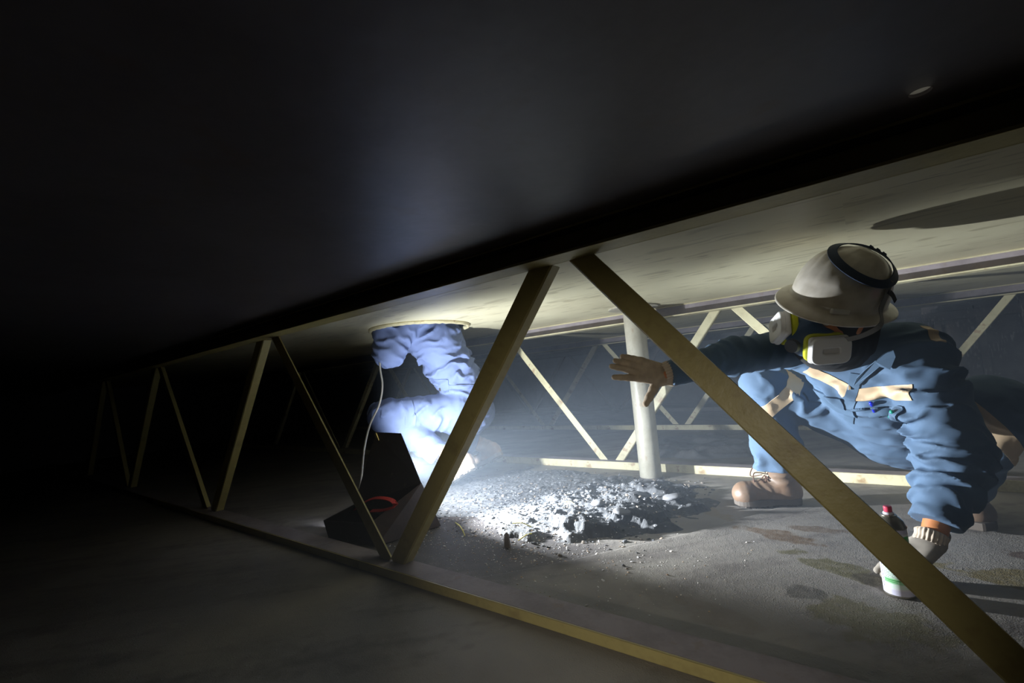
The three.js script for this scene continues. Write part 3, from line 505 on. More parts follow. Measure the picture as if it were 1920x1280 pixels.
// ------------------------------------------------------------------ the crouching worker at the right
const NECK = at(1632, 640, 1.46), HAT = at(1571, 557, 1.39);
const HU = dirCam(0.03, -0.88, -0.47), HF0 = dirCam(-0.87, 0.2, -0.45), HF = HF0.addScaledVector(HU, -HF0.dot(HU)).normalize(), HL = new THREE.Vector3().crossVectors(HU, HF);
const headP = (f, u, l = 0) => HAT.clone().addScaledVector(HF, f).addScaledVector(HU, u).addScaledVector(HL, l);
{
  const J = { rHip: at(1655, 800, 1.75), lHip: at(1742, 800, 1.72), rKnee: at(1432, 722, 1.85), lKnee: at(1858, 768, 1.42), rAnk: at(1462, 872, 1.9), lAnk: at(1788, 925, 1.62), rSh: at(1505, 650, 1.6), lSh: at(1712, 668, 1.42), rEl: at(1372, 668, 1.55), rWr: at(1246, 703, 1.5), lEl: at(1788, 850, 1.31), lWr: at(1748, 1015, 1.245) };
  const mid = (a, b, t = 0.5) => a.clone().lerp(b, t);
  const w = thing('person', 'crouching worker in a blue coverall reaching a gloved hand towards the pipe column', 'person');
  w.position.set(0, 0, 0);
  const pel = mid(J.rHip, J.lHip), chest = mid(mid(J.rSh, J.lSh), pel, 0.22), shR = mid(J.rSh, J.lSh, 0.16), shL = mid(J.rSh, J.lSh, 0.86);
  const F = (amp, freq, tw = 0, ph = 0, a, wd) => ({ amp, freq, tw, ph, at: a, wd });
  const coat = [
    bone(J.rHip, J.lHip, 0.125, 0.125, { fold: F(0.008, 9, 3, 1) }), bone(pel, chest, 0.15, 0.14, { k: 0.05, fold: F(0.020, 13, 3, 4) }), bone(shR, shL, 0.085, 0.09, { k: 0.05, fold: F(0.008, 14, 1, 2) }), bone(mid(J.rHip, pel, 0.3), shR, 0.11, 0.085, { k: 0.05, fold: F(0.008, 12, 2, 3) }), bone(mid(J.lHip, pel, 0.3), shL, 0.11, 0.085, { k: 0.05, fold: F(0.008, 12, 2, 6) }),
    bone(mid(shR, shL), NECK, 0.085, 0.07, { k: 0.04, cutB: 0.0 }),
    bone(shR, J.rSh, 0.08, 0.072), bone(J.rSh, J.rEl, 0.07, 0.06, { fold: F(0.011, 20, 1, 7) }), bone(J.rEl, J.rWr, 0.06, 0.041, { fold: F(0.007, 18, 1, 8, 0.1, 0.6), cutB: -0.012 }),
    bone(shL, J.lSh, 0.09, 0.088), bone(J.lSh, J.lEl, 0.094, 0.088, { fold: F(0.026, 17, 2, 9) }), bone(J.lEl, J.lWr, 0.086, 0.052, { fold: F(0.026, 19, 1, 11, 0.25, 0.5), cutB: -0.052 }),
    bone(J.rHip, J.rKnee, 0.115, 0.085, { fold: F(0.020, 3, 4, 12) }), bone(J.rKnee, J.rAnk, 0.084, 0.098, { fold: F(0.016, 4, 4, 13), cutB: -0.012 }),
    bone(J.lHip, J.lKnee, 0.125, 0.10, { fold: F(0.008, 4, 5, 14) }), bone(J.lKnee, J.lAnk, 0.10, 0.088, { fold: F(0.012, 14, 2, 15), cutB: -0.02 }),
  ];
  const skin = [bone(pel, chest, 0.115, 0.11, { k: 0.05 }), bone(shR, shL, 0.065, 0.065), bone(mid(shR, shL), headP(-0.02, -0.06), 0.06, 0.062), bone(J.rSh, J.rEl, 0.045, 0.038), bone(J.rEl, J.rWr, 0.036, 0.028), bone(J.lSh, J.lEl, 0.05, 0.04), bone(J.lEl, J.lWr, 0.04, 0.0285), bone(J.rHip, J.rKnee, 0.085, 0.06), bone(J.rKnee, J.rAnk, 0.055, 0.04), bone(J.lHip, J.lKnee, 0.085, 0.06), bone(J.lKnee, J.lAnk, 0.055, 0.04), bone(J.rHip, J.lHip, 0.095, 0.095)];
  // head: skull, jaw, cheeks, nose, brow, ears
  const headBones = [bone(headP(-0.02, 0.0), headP(0.01, -0.0), 0.09, 0.088), bone(headP(0.02, -0.04), headP(0.03, -0.075), 0.072, 0.068), bone(headP(0.05, -0.12, 0.0), headP(0.035, -0.1), 0.042, 0.056), bone(headP(0.086, -0.045), headP(0.104, -0.085), 0.011, 0.0165, { k: 0.014 }), bone(headP(0.082, -0.032, 0.03), headP(0.082, -0.032, -0.03), 0.016, 0.016, { k: 0.02 }), bone(headP(0.07, -0.075, 0.035), headP(0.06, -0.085, 0.045), 0.024, 0.022, { k: 0.03 }), bone(headP(0.07, -0.075, -0.035), headP(0.06, -0.085, -0.045), 0.024, 0.022, { k: 0.03 }), bone(headP(0.087, -0.118, 0.016), headP(0.087, -0.118, -0.016), 0.010, 0.010, { k: 0.014 })];
  for (const s of [1, -1]) headBones.push(bone(headP(-0.005, -0.04, s * 0.084), headP(-0.01, -0.08, s * 0.082), 0.016, 0.012, { k: 0.01, flat: { n: HL, f: 0.6 } }), bone(headP(0.094, -0.052, s * 0.032), headP(0.095, -0.052, s * 0.034), 0.013, 0.013, { sub: true }));
  const bodyG = merge([sdf(skin, 0.012, 0.03), sdf([...headBones, bone(headP(0.0, -0.08), headP(-0.03, -0.16), 0.062, 0.06)], 0.004, 0.022)]);
  mesh('body', bodyG, PM.skin, w);
  for (const s of [1, -1]) { const e = new THREE.SphereGeometry(0.012, 16, 12); e.translate(...headP(0.085, -0.052, s * 0.032).toArray()); mesh('eye', e, flat(0xe8e4dc, 0.3), w); }
  const coatG = mottle(sdf(coat, 0.006, 0.028), 0.35, 7);
  const coverall = mesh('coverall', coatG, PM.blue, w);
  // black hood under the hat: head and neck but for the face
  const hood = field([...headBones.filter((b) => !b.sub).slice(0, 3).map((b) => ({ ...b, ra: b.ra + 0.006, rb: b.rb + 0.006 })), bone(headP(-0.03, -0.05), headP(-0.04, -0.17), 0.082, 0.088), bone(headP(-0.01, -0.15), mid(shR, shL, 0.5).addScaledVector(HU, 0.02), 0.08, 0.095, { fold: { amp: 0.006, freq: 24, tw: 1, ph: 2 } }), bone(headP(0.125, -0.07), headP(0.125, -0.14), 0.066, 0.07, { sub: true })], 0.005, 0.03);
  mesh('balaclava', nets(hood), PM.black, w);
  // sleeve and trouser tapes, chest tapes, collar, placket, pockets
  const axis = (a, b) => b.clone().sub(a).normalize();
  const tape = (g) => tag(mesh('reflective_tape', g, PM.tape, coverall), 'pale reflective tape');
  tape(cuff(coatG, mid(J.rKnee, J.rAnk, 0.13), axis(J.rKnee, J.rAnk).add(dirCam(0.22, 0, 0)).normalize(), 0.026, 0.13, 0.002));
  tape(cuff(coatG, mid(J.lKnee, J.lAnk, 0.18), axis(J.lKnee, J.lAnk).add(dirCam(-0.25, 0, 0)).normalize(), 0.024, 0.16, 0.002));
  tape(between(coatG, 1512, 694, 1590, 735, 0.05, 0.002, 0.09)); tape(between(coatG, 1595, 742, 1704, 738, 0.042, 0.002, 0.09));
  tape(between(coatG, 1735, 612, 1764, 640, 0.03, 0.002, 0.05));
  mesh('placket', between(coatG, 1606, 700, 1592, 790, 0.03, 0.003, 0.08), PM.seamBlue, coverall);
  tag(mesh('pocket_flap', between(coatG, 1514, 732, 1584, 764, 0.07, 0.007, 0.08), PM.seamBlue, coverall), 'image-left chest pocket');
  mesh('pocket_flap', between(coatG, 1628, 778, 1684, 778, 0.05, 0.006, 0.06), PM.seamBlue, coverall);
  const on = (x, y, d) => { const a = pick(coatG, x, y); return a.p.clone().addScaledVector(CF, -d); };
  mesh('collar', plate([on(1630, 677, 0.024), on(1644, 661, 0.026), on(1660, 651, 0.026), on(1668, 668, 0.022), on(1661, 692, 0.016), on(1640, 686, 0.018)], 0.005), PM.seamBlue, coverall);
  mesh('collar', plate([on(1596, 722, 0.010), on(1600, 708, 0.014), on(1614, 692, 0.018), on(1630, 676, 0.024), on(1640, 686, 0.018), on(1622, 704, 0.012), on(1606, 722, 0.008)], 0.005), PM.seamBlue, coverall);
  const zip = pick(coatG, 1593, 724); const zg = new RoundedBoxGeometry(0.008, 0.02, 0.004, 2, 0.0015); zg.applyMatrix4(basis(CR, CD.clone().negate(), CF.clone().negate(), zip.p.clone().addScaledVector(zip.n, 0.004))); mesh('zip_pull', zg, PM.metal, coverall);
  // outstretched right hand: back of the hand to the camera, thumb down
  {
    const F0 = dirCam(-0.95, -0.22, -0.10), N0 = dirCam(-0.2, -0.25, -1), N = N0.addScaledVector(F0, -N0.dot(F0)).normalize(), T = new THREE.Vector3().crossVectors(N, F0); if (T.dot(CD) < 0) T.negate();
    const hb = handBones(J.rWr, F0, T, N, { curl: [0.1, 0.1, 0.12, 0.16], spread: [0.16, -0.01, -0.03, -0.05], thumb: [0.35, 0.9, 0.05], fat: 1.12 });
    const gl = mesh('glove', mottle(sdf(hb, 0.0028, 0.008), 0.5, 40), PM.glove, w), ax = axis(J.rEl, J.rWr);
    mesh('glove_cuff', ribbedCuff(J.rWr.clone().addScaledVector(F0, 0.012), ax.clone().negate(), 0.034, 0.037, 0.045), PM.knit, gl);
    const h = new THREE.TorusGeometry(0.0365, 0.0035, 8, 40); h.applyMatrix4(basis(...(() => { const z = ax, x = new THREE.Vector3().crossVectors(V(0, 1, 0), z).normalize(); return [x, new THREE.Vector3().crossVectors(z, x), z]; })(), J.rWr.clone().addScaledVector(ax, -0.036))); mesh('cuff_hem', h, PM.hem, gl);
  }
  { // left hand flat on the floor behind the spray can
    const tip = at(1645, 1082, 1.20), F0 = tip.clone().sub(J.lWr).add(V(0, -0.02, 0)).normalize(), N0 = V(0.1, 1, 0.1), N = N0.addScaledVector(F0, -N0.dot(F0)).normalize(), T = new THREE.Vector3().crossVectors(N, F0); if (T.dot(CF) < 0) T.negate();
    const hb = handBones(J.lWr, F0, T, N, { curl: [0.12, 0.12, 0.14, 0.2], spread: [0.12, 0.02, -0.08, -0.2], thumb: [0.6, 0.75, -0.1], fat: 1.12 }), ax = axis(J.lEl, J.lWr);
    for (const b of hb) for (const p of [b.a, b.b]) p.y = Math.max(p.y, 0.014);
    const gl = mesh('glove', mottle(sdf(hb, 0.003, 0.008), 0.5, 40), PM.darkGlove, w);
    mesh('glove_cuff', ribbedCuff(J.lWr.clone().addScaledVector(F0, 0.012), ax.clone().negate(), 0.034, 0.036, 0.034), PM.knit, gl);
  }
  boot(w, at(1500, 940, 1.90).setY(0), at(1382, 948, 1.945).setY(0), V(0, 1, 0), J.rAnk.clone().add(V(0, 0.0, 0)), { leather: PM.leather, sole: PM.sole, lace: PM.lace }, 'scuffed brown leather work boot');
  boot(w, at(1762, 945, 1.78).setY(0.0), at(1846, 1005, 1.46).setY(0), V(0, 1, 0), J.lAnk.clone().setY(0.16), { leather: PM.leather, sole: PM.sole, lace: PM.lace }, 'shadowed work boot');
  // pens in the breast pocket
  const pen = (px, py, px2, py2, color, name, label) => { const a = pick(coatG, px, py), b = pick(coatG, px2, py2), A = a.p.clone().addScaledVector(a.n, 0.006), B = b.p.clone().addScaledVector(b.n, 0.005), t = thing(name, label, 'pen'), d = B.clone().sub(A).normalize(); mesh('barrel', tube([A, A.clone().lerp(B, 0.5), B], 0.0042, 6, 12), color, t); const c = new THREE.SphereGeometry(0.0062, 16, 12); c.translate(...A.clone().addScaledVector(d, -0.004).toArray()); mesh('cap', c, color, t); };
  pen(1634, 757, 1640, 770, flat(0x1226c8, 0.3), 'pen', 'bright blue pen clipped in the breast pocket of the crouching worker');
  pen(1676, 773, 1668, 779, flat(0x1a8a76, 0.3), 'pen', 'green pen lying across the breast pocket of the crouching worker');
}
// hard hat
{
  const hat = thing('hard_hat', 'scuffed white full-brim hard hat on the crouching worker', 'helmet');
  const A = 0.139, B = 0.122, H = 0.153, E = 2.3;
  const X = HF, Y = HU, Z = HL, put = (p) => HAT.clone().addScaledVector(X, p.x).addScaledVector(Y, p.y).addScaledVector(Z, p.z);
  const dome = (d, off = 0) => { const t = 1 / Math.pow(Math.pow(Math.hypot(d.x / A, d.z / B), E) + Math.pow(Math.max(0, d.y) / H, E), 1 / E); return d.clone().multiplyScalar(t + off / d.length()); };
  const n = 120, rows = [], bump = (x, y, z) => { const f = x / A, s = Math.abs(z) / B; return 0.0035 * ss(0.46, 0.34, s) * ss(0.25, 0.45, f) * ss(0.34, 0.46, y / H) + 0.002 * ss(0.16, 0.06, s) * ss(0.4, 0.6, y / H); };
  const ring = (fn) => { const r = []; for (let i = 0; i < n; i++) r.push(fn(i / n * 2 * Math.PI)); rows.push(r); };
  for (let j = 0; j <= 26; j++) { const e = (1 - j / 26) * Math.PI / 2; ring((p) => { const d = V(Math.cos(p) * Math.cos(e) * A, Math.sin(e) * H, Math.sin(p) * Math.cos(e) * B).normalize(), q = dome(d); return q.addScaledVector(d, bump(q.x, q.y, q.z)); }); }
  const brim = (p, s, dy) => { const f = Math.max(0, Math.cos(p)), ext = (0.030 + 0.022 * f * f) * s; const r = V(Math.cos(p) * A, 0, Math.sin(p) * B), o = V(Math.cos(p) / A, 0, Math.sin(p) / B).normalize(); return r.addScaledVector(o, ext).add(V(0, dy - 0.010 * s * s - 0.010 * f * s, 0)); };
  for (const [s, dy] of [[0.15, -0.003], [0.4, -0.003], [0.7, -0.003], [0.94, -0.002], [1, -0.004], [1, -0.007], [0.94, -0.009], [0.5, -0.008], [0.05, -0.008]]) ring((p) => brim(p, s, dy));
  for (let j = 20; j >= 0; j -= 2) { const e = (1 - j / 20) * Math.PI / 2; ring((p) => V(Math.cos(p) * Math.cos(e) * (A - 0.004), Math.sin(e) * (H - 0.004) + (j === 20 ? -0.004 : 0), Math.sin(p) * Math.cos(e) * (B - 0.004))); }
  const pos = [], idx = []; rows.forEach((r, j) => r.forEach((q, i) => { const p = put(q); pos.push(p.x, p.y, p.z); if (j) { const a = (j - 1) * n + i, b = (j - 1) * n + (i + 1) % n; idx.push(a, a + n, b, b, a + n, b + n); } }));
  const g = new THREE.BufferGeometry(); g.setAttribute('position', new THREE.Float32BufferAttribute(pos, 3)); g.setIndex(idx); g.computeVertexNormals();
  { // outward normals
    const t = V(g.attributes.normal.getX(5 * n), g.attributes.normal.getY(5 * n), g.attributes.normal.getZ(5 * n)); if (t.dot(V(pos[15 * n], pos[15 * n + 1], pos[15 * n + 2]).sub(HAT)) < 0) { const a = g.index.array; for (let i = 0; i < a.length; i += 3) { const q = a[i]; a[i] = a[i + 1]; a[i + 1] = q; } g.computeVertexNormals(); }
  }
  const c = new Float32Array(pos.length); // grime and a faint pink smear
  for (let i = 0; i < pos.length; i += 3) { const d = clamp(fbm(pos[i] * 22, pos[i + 1] * 22, pos[i + 2] * 22, 4) + 0.12, 0, 1), f = fbm(pos[i] * 70, pos[i + 1] * 70, pos[i + 2] * 70, 2), k = 1 - 0.55 * d - 0.12 * f, pk = ss(0.028, 0.0, V(pos[i], pos[i + 1], pos[i + 2]).distanceTo(put(dome(V(0.35, 0.42, 0.75).normalize())))); c[i] = k; c[i + 1] = k * (0.97 - 0.06 * d - 0.2 * pk); c[i + 2] = k * (0.92 - 0.16 * d - 0.12 * pk); }
  g.setAttribute('color', new THREE.BufferAttribute(c, 3));
  mesh('shell', g, flat(0xe6e0d6, 0.28, { vertexColors: true, clearcoat: 0.3, clearcoatRoughness: 0.25 }), hat);
  // accessory slot cover at the side, above the brim
  for (const s of [1]) { const cap = new RoundedBoxGeometry(0.052, 0.016, 0.012, 3, 0.005); cap.applyMatrix4(basis(X.clone().multiplyScalar(-0.8 * s).addScaledVector(Z, 0.6).normalize(), Y, Z.clone().multiplyScalar(0.8 * s).addScaledVector(X, 0.6).normalize(), put(V(0.122, 0.004, s * 0.070)))); mesh('slot_cover', cap, flat(0xe2ded6, 0.3), hat); }
  // head harness of the respirator: a band looped over the crown
  const harness = thing('head_harness', 'blue grey elastic band looped over the crown of the hard hat', 'strap');
  const ax = V(0.10, 0.93, 0.30).normalize(), e1 = new THREE.Vector3().crossVectors(ax, V(0, 0, 1)).normalize(), e2 = new THREE.Vector3().crossVectors(ax, e1), loop = [], nl = [];
  for (let i = 0; i <= 60; i++) { const p = i / 60 * 2 * Math.PI, al = 0.60, d = ax.clone().multiplyScalar(Math.cos(al)).addScaledVector(e1, Math.cos(p) * Math.sin(al)).addScaledVector(e2, Math.sin(p) * Math.sin(al)); const q = dome(d, 0.0055); loop.push(put(q)); nl.push(put(dome(d, 0.02)).sub(put(q)).normalize()); }
  mesh('crown_band', ribbon(loop, (i) => nl[i], 0.024, 0.003), flat(0x3b4a63, 0.6), harness);
  const bk = [0, 1, 2].map((i) => { const q = loop[30 - i * 2], b = new RoundedBoxGeometry(0.012, 0.016, 0.005, 2, 0.0015); b.applyMatrix4(basis(...(() => { const z = nl[30], x = loop[31].clone().sub(loop[29]).normalize(); return [x, new THREE.Vector3().crossVectors(z, x), z]; })(), q.clone().addScaledVector(nl[30], 0.005))); return b; });
  mesh('buckle', merge(bk), flat(0x46546c, 0.35), harness);
  const side = [dome(V(0.02, 0.62, 0.74), 0.006), dome(V(0.14, 0.40, 0.8), 0.006), dome(V(0.26, 0.14, 0.9), 0.010), V(0.085, -0.008, 0.158), V(0.11, -0.055, 0.125), V(0.13, -0.09, 0.06)].map(put);
  const sp = along(side, 40); tag(mesh('side_strap', ribbon(sp, (i, p) => p.clone().sub(HAT).addScaledVector(HU, 0.05).normalize(), 0.015, 0.002), flat(0x8f8c88, 0.7), harness), 'grey side strap running down to the mask');
  const tail = along([dome(V(0.12, 0.44, 0.8), 0.007), dome(V(0.0, 0.36, 0.85), 0.010), dome(V(-0.08, 0.24, 0.9), 0.016)].map(put), 14); mesh('strap_end', ribbon(tail, (i, p) => p.clone().sub(HAT).normalize(), 0.015, 0.002), flat(0x3a3a3c, 0.7), harness);
}
// half-mask respirator
{
  const m = thing('respirator', 'blue half-mask respirator with twin white and yellow filters on the crouching worker', 'mask');
  mesh('facepiece', sdf([bone(headP(0.11, -0.068), headP(0.118, -0.125), 0.026, 0.036), bone(headP(0.10, -0.10, 0.045), headP(0.10, -0.10, -0.045), 0.036, 0.036), bone(headP(0.09, -0.145), headP(0.10, -0.12), 0.036, 0.04), bone(headP(0.12, -0.105), headP(0.105, -0.1, 0.085), 0.03, 0.02), bone(headP(0.12, -0.105), headP(0.105, -0.1, -0.085), 0.03, 0.02), bone(headP(0.14, -0.125), headP(0.152, -0.13), 0.02, 0.018, { k: 0.01 })], 0.004, 0.02), flat(0x2f4a66, 0.55), m);
  for (const s of [1, -1]) {
    const z = s > 0 ? dirCam(-0.12, 0.3, -1) : dirCam(-0.95, -0.05, 0.2), x = s > 0 ? dirCam(1, -0.13, 0) : dirCam(0.2, 0.35, 0.9); x.addScaledVector(z, -x.dot(z)).normalize(); const y = new THREE.Vector3().crossVectors(z, x), c = s > 0 ? headP(0.122, -0.112, 0.066) : headP(0.112, -0.105, -0.052);
    const B = (p) => basis(x, y, z, c.clone().addScaledVector(z, p));
    const f = mesh('filter', new RoundedBoxGeometry(0.106, 0.08, 0.022, 5, 0.0105).applyMatrix4(B(0.02)), flat(0xd8d6d2, 0.45), m);
    const prof = (w, h, r) => { const q = new THREE.Shape(); q.moveTo(-w + r, -h); q.lineTo(w - r, -h); q.quadraticCurveTo(w, -h, w, -h + r); q.lineTo(w, h - r); q.quadraticCurveTo(w, h, w - r, h); q.lineTo(-w + r, h); q.quadraticCurveTo(-w, h, -w, h - r); q.lineTo(-w, -h + r); q.quadraticCurveTo(-w, -h, -w + r, -h); return q; };
    tag(mesh('filter_band', new THREE.ExtrudeGeometry(prof(0.054, 0.041, 0.024), { depth: 0.014, bevelEnabled: true, bevelSize: 0.001, bevelThickness: 0.001, bevelSegments: 1, curveSegments: 10 }).translate(0, 0, -0.007).applyMatrix4(B(0.0)), flat(0xb8bc14, 0.5), f), 'yellow filter band');
    const rim = prof(0.049, 0.036, 0.022); rim.holes.push(new THREE.Path(prof(0.026, 0.0125, 0.011).getPoints(8)));
    mesh('filter_cover', new THREE.ExtrudeGeometry(rim, { depth: 0.008, bevelEnabled: true, bevelSize: 0.004, bevelThickness: 0.004, bevelSegments: 3, curveSegments: 10 }).applyMatrix4(B(0.029)), flat(0xe0deda, 0.4), f);
  }
  mesh('exhale_valve', new THREE.CylinderGeometry(0.02, 0.022, 0.012, 24).rotateX(Math.PI / 2).applyMatrix4(basis(HL, HU, HF, headP(0.165, -0.13))), flat(0x4a4c52, 0.5), m);
  const bu = new RoundedBoxGeometry(0.024, 0.02, 0.012, 2, 0.004); bu.applyMatrix4(basis(HL, HU, HF, headP(0.128, -0.09, 0.075))); mesh('strap_buckle', bu, flat(0x77757a, 0.5), m);
}

// ------------------------------------------------------------------ the worker half inside the manhole
{
  const J = { lKnee: at(722, 780, 2.72), lHip: at(858, 772, 2.9), rHip: at(885, 770, 3.05), rKnee: at(742, 778, 3.02), lAnk: at(826, 852, 2.74), rAnk: at(894, 832, 3.13), waist: at(862, 715, 2.95), chest: at(812, 628, 2.88), lSh: at(790, 560, 2.75), rSh: at(850, 545, 2.98), lEl: at(730, 660, 2.68), lWr: at(716, 575, 2.66), rEl: at(765, 640, 3.0), rWr: at(740, 560, 2.95) };
  const mid = (a, b, t = 0.5) => a.clone().lerp(b, t);
  const w = thing('person', 'worker in a pale blue coverall squatting with head and shoulders up inside the manhole', 'person');
  const F = (amp, freq, tw = 0, ph = 0, a, wd) => ({ amp, freq, tw, ph, at: a, wd });
  const pel = mid(J.lHip, J.rHip), top = mid(J.lSh, J.rSh), neck = top.clone().add(V(-0.03, 0.11, 0)), head = top.clone().add(V(-0.07, 0.24, 0));
  const coat = [bone(J.lHip, J.rHip, 0.15, 0.15, { fold: F(0.008, 8, 4, 2) }), bone(pel, J.waist, 0.16, 0.135, { k: 0.04, fold: F(0.022, 13, 3, 5) }), bone(J.waist, J.chest, 0.14, 0.165, { k: 0.04, fold: F(0.032, 15, 3, 4) }), bone(J.chest, top, 0.165, 0.10, { k: 0.05, fold: F(0.012, 14, 2, 3) }), bone(J.lSh, J.rSh, 0.085, 0.085), bone(top, neck, 0.08, 0.06, { cutB: 0 }),
    bone(J.lSh, J.lEl, 0.082, 0.088, { fold: F(0.016, 15, 3, 6) }), bone(J.lEl, J.lWr, 0.09, 0.06, { fold: F(0.016, 15, 3, 7), cutB: 0 }), bone(J.rSh, J.rEl, 0.08, 0.07, { fold: F(0.01, 16, 1, 8) }), bone(J.rEl, J.rWr, 0.07, 0.05, { cutB: 0 }),
    bone(J.lHip, J.lKnee, 0.125, 0.098, { fold: F(0.02, 9, 3, 9) }), bone(J.lKnee, J.lAnk, 0.09, 0.075, { fold: F(0.010, 12, 2, 10), cutB: -0.01 }), bone(J.rHip, J.rKnee, 0.125, 0.09, { fold: F(0.012, 10, 3, 11) }), bone(J.rKnee, J.rAnk, 0.09, 0.075, { fold: F(0.01, 12, 2, 12), cutB: -0.01 })];
  const g = mottle(sdf(coat, 0.0075, 0.03), 0.25, 7);
  const skin = [bone(pel, J.chest, 0.11, 0.11), bone(J.chest, top, 0.1, 0.07), bone(J.lSh, J.rSh, 0.06, 0.06), bone(top, head, 0.055, 0.06), bone(head, head.clone().add(V(-0.02, 0.06, 0)), 0.075, 0.085), bone(J.lSh, J.lEl, 0.045, 0.04), bone(J.lEl, J.lWr, 0.04, 0.03), bone(J.rSh, J.rEl, 0.045, 0.04), bone(J.rEl, J.rWr, 0.04, 0.03), bone(J.lHip, J.lKnee, 0.085, 0.06), bone(J.lKnee, J.lAnk, 0.055, 0.04), bone(J.rHip, J.rKnee, 0.085, 0.06), bone(J.rKnee, J.rAnk, 0.055, 0.04), bone(head.clone().add(V(-0.09, -0.01, 0)), head.clone().add(V(-0.1, -0.03, 0)), 0.012, 0.016, { k: 0.02 })];
  const hands = [[J.lEl, J.lWr], [J.rEl, J.rWr]].map(([e, r]) => { const f = r.clone().sub(e).normalize(), t0 = V(-1, 0, 0), t = t0.addScaledVector(f, -t0.dot(f)).normalize(); return sdf(handBones(r, f, t, new THREE.Vector3().crossVectors(f, t), { curl: [0.4, 0.45, 0.5, 0.5] }), 0.004, 0.008); });
  mesh('body', merge([sdf(skin, 0.011, 0.03), ...hands]), PM.skin, w);
  const cv = mesh('coverall', g, PM.lilac, w);
  mesh('pocket_flap', between(g, 806, 712, 842, 722, 0.075, 0.005, 0.1), PM.seamLilac, cv);
  mesh('pocket_flap', between(g, 762, 752, 770, 800, 0.06, 0.005, 0.1), PM.seamLilac, cv);
  mesh('belt', cuff(g, J.waist.clone().add(V(0, -0.03, 0)), V(0.1, 1, 0).normalize(), 0.018, 0.24, 0.004), PM.seamLilac, cv);
  const bt = pick(g, 826, 730), bg = new THREE.CylinderGeometry(0.011, 0.011, 0.005, 20).rotateX(Math.PI / 2); const bz = bt.n, bx = new THREE.Vector3().crossVectors(V(0, 1, 0), bz).normalize(); bg.applyMatrix4(basis(bx, new THREE.Vector3().crossVectors(bz, bx), bz, bt.p.clone().addScaledVector(bz, 0.003))); mesh('button', bg, PM.metal, cv);
  const bm = { leather: PM.paleLeather, sole: PM.paleSole, lace: PM.lace };
  boot(w, at(890, 880, 2.62), at(838, 912, 2.76), V(-0.6, 0.8, 0), at(832, 846, 2.71), bm, 'dusty boot up on its toes');
  boot(w, at(940, 856, 3.06), at(894, 884, 3.2), V(-0.6, 0.8, 0), at(890, 828, 3.12), bm, 'dusty boot up on its toes');
}
// ------------------------------------------------------------------ spray can
{
  const d = at(1681, 1117, 1).sub(EYE), P = EYE.clone().addScaledVector(d, -EYE.y / d.y), c = thing('spray_can', 'white and green aerosol can with a red nozzle standing by the gloved hand', 'spray can'); P.z -= 0.018; P.x += 0.008; c.position.copy(P); c.rotation.y = 0.0;
  const lathe = (pts, seg = 64) => new THREE.LatheGeometry(pts.map((p) => new THREE.Vector2(p[0], p[1])), seg).rotateY(Math.PI);
  const W = 1024, Hh = 512, cv = document.createElement('canvas'); cv.width = W; cv.height = Hh; const x = cv.getContext('2d');
  x.fillStyle = '#e4e2e6'; x.fillRect(0, 0, W, Hh); x.fillStyle = '#c9c4dc'; x.fillRect(0, 0, W, 34); x.fillStyle = '#d7d3e4'; x.fillRect(0, 470, W, 42);
  x.fillStyle = '#2fae2a'; x.fillRect(0, 52, W, 52); x.fillStyle = '#4b3a78'; x.fillRect(330, 108, 9, 362); x.fillStyle = '#dfeee0'; x.fillRect(352, 118, 330, 340); x.fillStyle = '#9fd6a2'; x.fillRect(352, 380, 330, 44);
  x.fillStyle = '#5f7a66'; seed = 99; for (let y = 140; y < 372; y += 11) { let u = 362; while (u < 668) { const l = R(8, 34); x.fillRect(u, y, Math.min(l, 668 - u), 4); u += l + 6; } }
  x.fillStyle = '#3f9a4a'; x.fillRect(366, 392, 190, 8); x.fillRect(366, 406, 140, 6);
  const tex = new THREE.CanvasTexture(cv); tex.colorSpace = THREE.SRGBColorSpace;
  const r = 0.0325, body = lathe([[r, 0.006], [r, 0.165]]); mesh('label', body, new THREE.MeshPhysicalMaterial({ map: tex, roughness: 0.32, clearcoat: 0.4 }), c);
  mesh('can', lathe([[0, 0.004], [r - 0.006, 0.001], [r - 0.001, 0.0], [r + 0.0008, 0.003], [r - 0.0006, 0.0065], [r - 0.0006, 0.1645], [r + 0.001, 0.1665], [r + 0.001, 0.1685], [r - 0.001, 0.171], [0.0275, 0.182], [0.0205, 0.190], [0.0165, 0.1925], [0.017, 0.195], [0.0155, 0.1965], [0.0, 0.197]]), flat(0xa09a8c, 0.28, { metalness: 0.85 }), c);
  const nz = mesh('nozzle', lathe([[0.0, 0.196], [0.0115, 0.196], [0.0115, 0.2005], [0.0098, 0.203], [0, 0.203]], 32), flat(0xdcd6dc, 0.4), c);
  mesh('button', lathe([[0.0, 0.2025], [0.0088, 0.2025], [0.009, 0.2145], [0.0078, 0.217], [0, 0.216]], 32), flat(0xd6455e, 0.4), nz);
}
